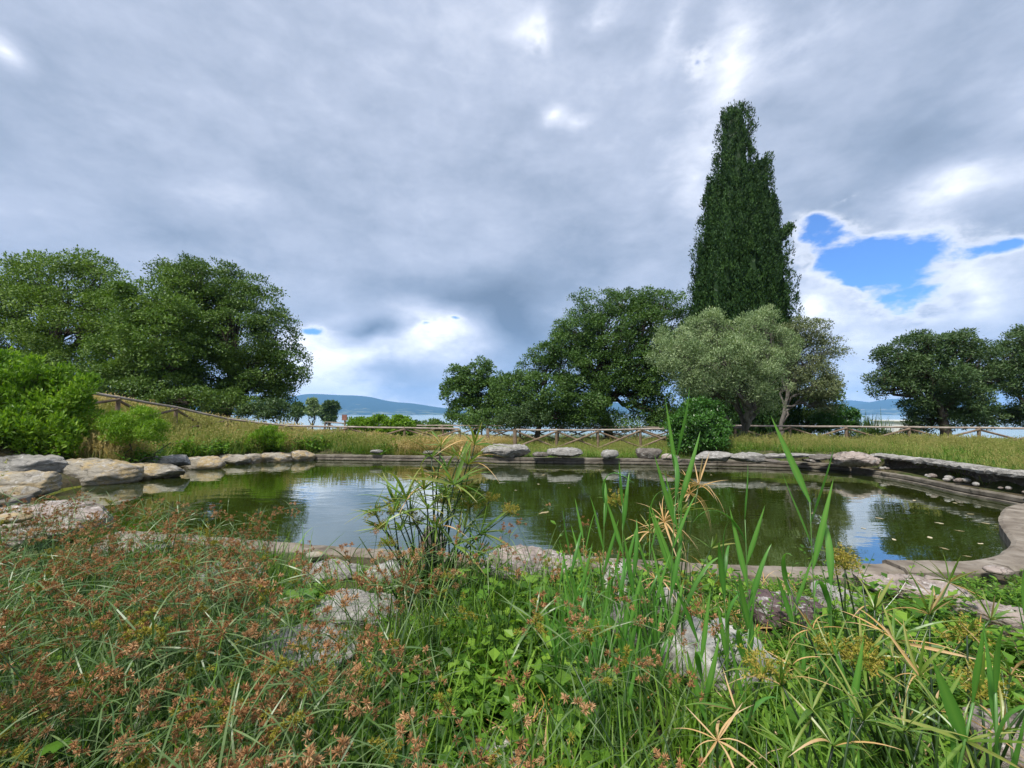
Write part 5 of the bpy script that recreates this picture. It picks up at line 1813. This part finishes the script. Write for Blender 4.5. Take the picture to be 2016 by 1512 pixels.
# ------------------------------------------------------------------ reeds
def reed_leaf(seed, curl):
    g = Geo()
    segs = 12
    V, q = [], []
    for i in range(segs + 1):
        t = i / segs
        w = .056 * (min(1, .3 + t * 2.6) if t < .27 else (1 - ((t - .27) / .73) ** 1.5)) + .0006
        z = t * (1 - .1 * curl); x = curl * t ** 2.4 * .8
        z -= curl * t ** 5 * .5
        V += [(x + w * .25, -w, z), (x, 0, z), (x + w * .25, w, z)]
    for i in range(segs):
        for k in (0, 1):
            a = i * 3 + k
            q.append((a, a + 1, a + 4, a + 3))
    b_ = np.random.default_rng(seed).uniform(.15, .7)
    rv = np.array([[b_ - .12, b_ + .28, b_ - .05]] * (segs + 1)) + np.linspace(-.1, .25, segs + 1)[:, None]
    g.add(V, q, rnd=np.clip(rv.ravel(), 0, 1))
    return g.mesh('leaf', M['reed'], True)


RL = [reed_leaf(300 + k, c) for k, c in enumerate((.03, .08, .15, .25, .5, .05, .9, .12))]


def reed(label, px, dist, top_py, nleaf, ll, r_, lean=0.0, wide=1.0, group=None, low=.35, open_=.22, curl=None):
    x = (px - 1008) / F * dist
    z0 = gz(x, dist)
    root = empty('reed', (x, dist, z0), label, 'reed', group)
    H = D(px, top_py, dist)[2] - z0
    Hs = max(H - ll * .75, H * .55)
    g = Geo()
    t = np.linspace(0, 1, 7)
    pts = np.stack([lean * H * t ** 1.5, 0 * t + r_.normal(0, .01) * t, Hs * t], 1)
    tube(g, pts, np.linspace(.0055, .0028, 7) * wide, 7, rnd=r_.random())
    link('stem', g.mesh('stem', M['reed_stem'], True), root)
    a0 = r_.uniform(-.5, .5)
    for k in range(nleaf):
        u = low + (1 - low) * k / max(nleaf - 1, 1)
        p = Vector([np.interp(u, t, pts[:, j]) for j in range(3)])
        lf = link('leaf', RL[r_.integers(len(RL)) if curl is None else curl[k % len(curl)]], root)
        lf.location = p
        side = (k % 2) * PI + a0 + r_.normal(0, .5)
        op = open_ * r_.uniform(.5, 1.5)
        e = Euler((0, op, 0)).to_quaternion()
        lf.rotation_mode = 'QUATERNION'
        sp = (PI / 2 + r_.normal(0, .55)) if curl is None or curl[k % len(curl)] not in (4, 6) else r_.choice((-1, 1)) * .9
        lf.rotation_quaternion = Euler((0, 0, side)).to_quaternion() @ e @ Euler((0, 0, sp)).to_quaternion()
        s = ll * r_.uniform(.75, 1.1)
        lf.scale = (s, s * wide * r_.uniform(.7, 1.0), s)
    return root


rr = np.random.default_rng(23)
G_ = 'reeds standing before the water'
reed('tall reed with pointed leaf pair rising above the water left of the bleached tufts', 1222, 2.6, 905, 6, .36, rr, 0, .7)
reed('reed whose tip reaches the far kerb, first right of the umbrella sedge clump', 1180, 2.7, 900, 6, .38, rr, .02, .7)
reed('reed with narrow leaves behind the upright white streaked rock', 1150, 2.9, 985, 6, .33, rr, -.02, .65)
reed('very tall reed with needle thin tip overlapping the green bush', 1330, 2.5, 770, 7, .5, rr, .0, .6)
reed('tall reed with broad light blades leaning right over the bleached tufts', 1300, 2.3, 865, 7, .42, rr, .05, .75)
reed('tall reed with one broad upright leaf against the green water', 1460, 2.3, 910, 7, .4, rr, .0, .8)
reed('reed with a dense fan of upright blades left of the broad upright leaf', 1415, 2.25, 1010, 8, .36, rr, 0, .75, open_=.12)
reed('tallest reed with three broad leaves spread in a V at the far right corner', 1585, 2.2, 840, 4, .5, rr, .0, .65, low=.72, open_=.3, curl=[5, 0, 1])
reed('reed with a looping curled leaf before the sky reflection', 1610, 2.15, 1030, 5, .4, rr, .03, .8, curl=[6, 4, 2])
reed('reed leaning left beside the looping reed', 1560, 2.3, 1070, 6, .34, rr, -.06, .75)
reed('reed with short blades in front of the white streaked rock', 1235, 2.3, 1040, 7, .34, rr, .02, .75)
reed('slender reed just right of the large pale rock', 1120, 2.6, 1010, 6, .34, rr, 0, .6)
reed('slender reed behind the tall leaning rock', 1265, 2.6, 960, 6, .36, rr, .02, .65)
reed('reed in front of the pale lichened boulder with long dark blades', 1380, 1.9, 1150, 6, .33, rr, -.04, .85)
reed('low reed with wide blades left of the maroon rock', 1440, 2.0, 1130, 6, .32, rr, .05, .9)
reed('large reed with broad lit blades in the bottom right foreground', 1760, 1.25, 1215, 5, .3, rr, .16, 1.25, low=.5, open_=.3, curl=[5, 0, 2])
reed('large blue green reed near the right edge with broad blades', 1900, 1.2, 1190, 6, .3, rr, .02, 1.2, low=.4, open_=.25)
reed('large reed blade cut by the bottom right corner', 2000, 1.1, 1320, 4, .26, rr, .06, 1.3, low=.4, open_=.5)
reed('reed at the right edge in front of the curved rim', 1985, 2.0, 1120, 6, .32, rr, .0, .8)
reed('reed in the lower right between two umbrella sedges', 1650, 1.5, 1240, 6, .26, rr, -.02, .9)
for k in range(26):
    px = rr.uniform(1090, 1310)
    d_ = rr.uniform(2.1, 2.9)
    reed('short leafy reed in the thick stand below the tall reeds', px, d_, rr.uniform(1060, 1200), 5, .3, rr, rr.normal(0, .05), .7, 'short reeds of the middle stand')

# long dark sedge blade rising before the water on the left
for (px, dist, py, ln) in ((585, 3.1, 1035, -.1),):
    reed('single dark blade pointing up before the sky reflection left of centre', px, dist, py, 2, .3, rr, .1, .35, open_=.08, low=.9, curl=[0, 5])


# ------------------------------------------------------------------ broad leaved plants
def broad_leaf(seed):
    """lobed flat leaf, unit length"""
    r_ = np.random.default_rng(seed)
    g = Geo()
    prof = [(0, 0), (.08, .16), (.3, .4), (.42, .22), (.62, .38), (.7, .16), (1, 0)]
    V = [(x, 0, -.1 * x * x) for x, _ in prof] + [(x, y, .05 * y - .1 * x * x - .3 * y * y) for x, y in prof[1:-1]] + [(x, -y, .05 * y - .1 * x * x - .3 * y * y) for x, y in prof[1:-1]]
    q, t = [], []
    n = len(prof)
    for i in range(1, n - 2):
        q.append((i, i + 1, n + i, n + i - 1)); m = n + n - 2
        q.append((i + 1, i, m + i - 1, m + i))
    t += [(0, 1, n), (1, 0, n + n - 2), (n - 2, n - 1, n + n - 3), (n - 1, n - 2, n + 2 * (n - 2) - 1)]
    g.add(V, q, t, rnd=r_.uniform(.3, 1))
    return g.mesh('leaf', M['weed'])


BL = [broad_leaf(400 + k) for k in range(4)]


def broad_plant(label, px, dist, n, h, ls, r_, group=None):
    x = (px - 1008) / F * dist
    root = empty('broadleaf_plant', (x, dist, gz(x, dist)), label, 'plant', group)
    for k in range(n):
        a = k * 2.4 + r_.normal(0, .3)
        rad = r_.uniform(.03, .16); z = h * r_.uniform(.35, 1.0)
        g = Geo(); tip = np.array((math.cos(a) * rad, math.sin(a) * rad, z))
        tube(g, [(0, 0, 0), tip * (.4, .4, .6), tip], [.003, .0025, .002], 4)
        st = link('stalk', g.mesh('stalk', M['reed_stem']), root)
        lf = link('leaf', BL[k % 4], st); lf.location = tuple(tip)
        lf.rotation_euler = (r_.normal(0, .25), r_.uniform(-.3, .4), a)
        s = ls * r_.uniform(.7, 1.15); lf.scale = (s, s, s)


broad_plant('lobed broad leaved plant below the large pale rock', 1085, 3.4, 22, .42, .17, rr)
broad_plant('second lobed broad leaved plant behind the tall leaning rock', 1140, 2.9, 16, .38, .15, rr)
broad_plant('bright lobed leaves among brown sedge left of centre', 570, 3.6, 14, .3, .15, rr)
broad_plant('broad leaved plant at the left edge under the sedges', 130, 2.0, 9, .5, .16, rr)
broad_plant('broad leaved plant low in the bottom left corner', 30, 1.5, 7, .5, .14, rr)
broad_plant('round leaved climber at the foot of the umbrella sedge clump', 935, 3.3, 18, .5, .1, rr)
broad_plant('broad leaved plant in the gap in front of the far reeds', 1500, 2.2, 12, .3, .1, rr)


# slender leafy saplings before the water
def sapling(label, px, dist, py, ls, seed, mat='weed', spread=.16, nst=6):
    r_ = np.random.default_rng(seed)
    x = (px - 1008) / F * dist; z0 = gz(x, dist)
    H = D(px, py, dist)[2] - z0
    root = empty('leafy_sapling', (x, dist, z0), label, 'plant')
    g = Geo(); gl = Geo()
    for s in range(nst):
        tip = np.array((r_.normal(0, spread), r_.normal(0, spread * .6), H * r_.uniform(.6, 1.0)))
        p = limb(g, np.array((0, 0, -.02)), tip, .004, .0012, .03, r_, 6, 4)
        m = 26
        t = r_.uniform(.25, 1, m)
        c = np.stack([np.interp(t, np.linspace(0, 1, 7), p[:, j]) for j in range(3)], 1)
        a = r_.uniform(0, 6.28, m)
        A = unit(np.stack([np.cos(a), np.sin(a), np.full(m, .5)], 1))
        leaves(gl, c + A * .01, A, unit(r_.normal(0, .4, (m, 3)) + (0, 0, 1)), ls * r_.uniform(.6, 1.2, m), ls * .55, r_.random(m))
    link('stems', g.mesh('stems', M['sedge_stem']), root)
    link('foliage', gl.mesh('foliage', M[mat]), root)


sapling('fine leafy sapling with small oval leaves beside the left reeds', 1120, 3.0, 1000, .045, 1, nst=4, spread=.08)
sapling('small leaved shrubby sapling right of the reeds before the sky reflection', 1640, 2.9, 1065, .035, 2, nst=14, spread=.26)
sapling('pale leafy sapling in the middle of the reed stand', 1240, 3.0, 1045, .05, 3, nst=10, spread=.2)
sapling('arching leafy shoot right of the umbrella sedge clump', 965, 3.7, 1050, .05, 4, nst=7, spread=.16)
sapling('small leaved shoot on the near rim beside the large reed', 1540, 3.0, 1100, .035, 5, nst=8, spread=.2)
sapling('low leafy sapling in front of the maroon rock', 1420, 2.6, 1120, .04, 6, nst=8, spread=.2)


# ------------------------------------------------------------------ floating leaves and a small tuft at the right rim
def floaters():
    r_ = np.random.default_rng(3)
    ms = []
    for k in range(4):
        g = Geo()
        n = 9; a = np.arange(n) / n * 2 * PI
        rad = 1 + r_.normal(0, .2, n)
        V = [(0, 0, .02)] + [(math.cos(t) * q, .45 * math.sin(t) * q, .0 + .08 * abs(math.sin(t))) for t, q in zip(a, rad)]
        g.add(V, None, [(0, i + 1, (i + 1) % n + 1) for i in range(n)], rnd=r_.random())
        ms.append(g.mesh('floating_leaf', M['lily']))
    spots_ = [(1072, 1009, .16), (1070, 935, .1), (1060, 953, .06), (1015, 965, .05), (1655, 965, .06), (1730, 1020, .08), (1800, 985, .07), (1850, 1030, .08), (1890, 1045, .07), (1912, 1012, .07), (1760, 1062, .06),
              (1830, 1058, .08), (1860, 1080, .07), (1785, 1110, .14), (1700, 1040, .05), (1930, 1070, .06), (1905, 1095, .05), (1600, 1010, .05), (1880, 990, .06), (1180, 925, .06), (1120, 960, .05), (1280, 940, .05),
              (1400, 935, .05), (300, 955, .06), (560, 1070, .07), (1940, 1030, .07), (1700, 980, .05), (1750, 975, .06), (1330, 960, .05), (1500, 950, .05)]
    for k, (px, py, s) in enumerate(spots_):
        p = P(px, py, WATER_Z + .004)
        o = link('floating_leaf', ms[k % 4]); o.location = tuple(p); o.scale = (s * .8, s * .8, s * .3); o.rotation_euler = (0, 0, r_.uniform(0, 6))
        tag(o, 'pale dead leaf floating on the pond', 'floating leaf', 'dead leaves floating on the pond')


floaters()
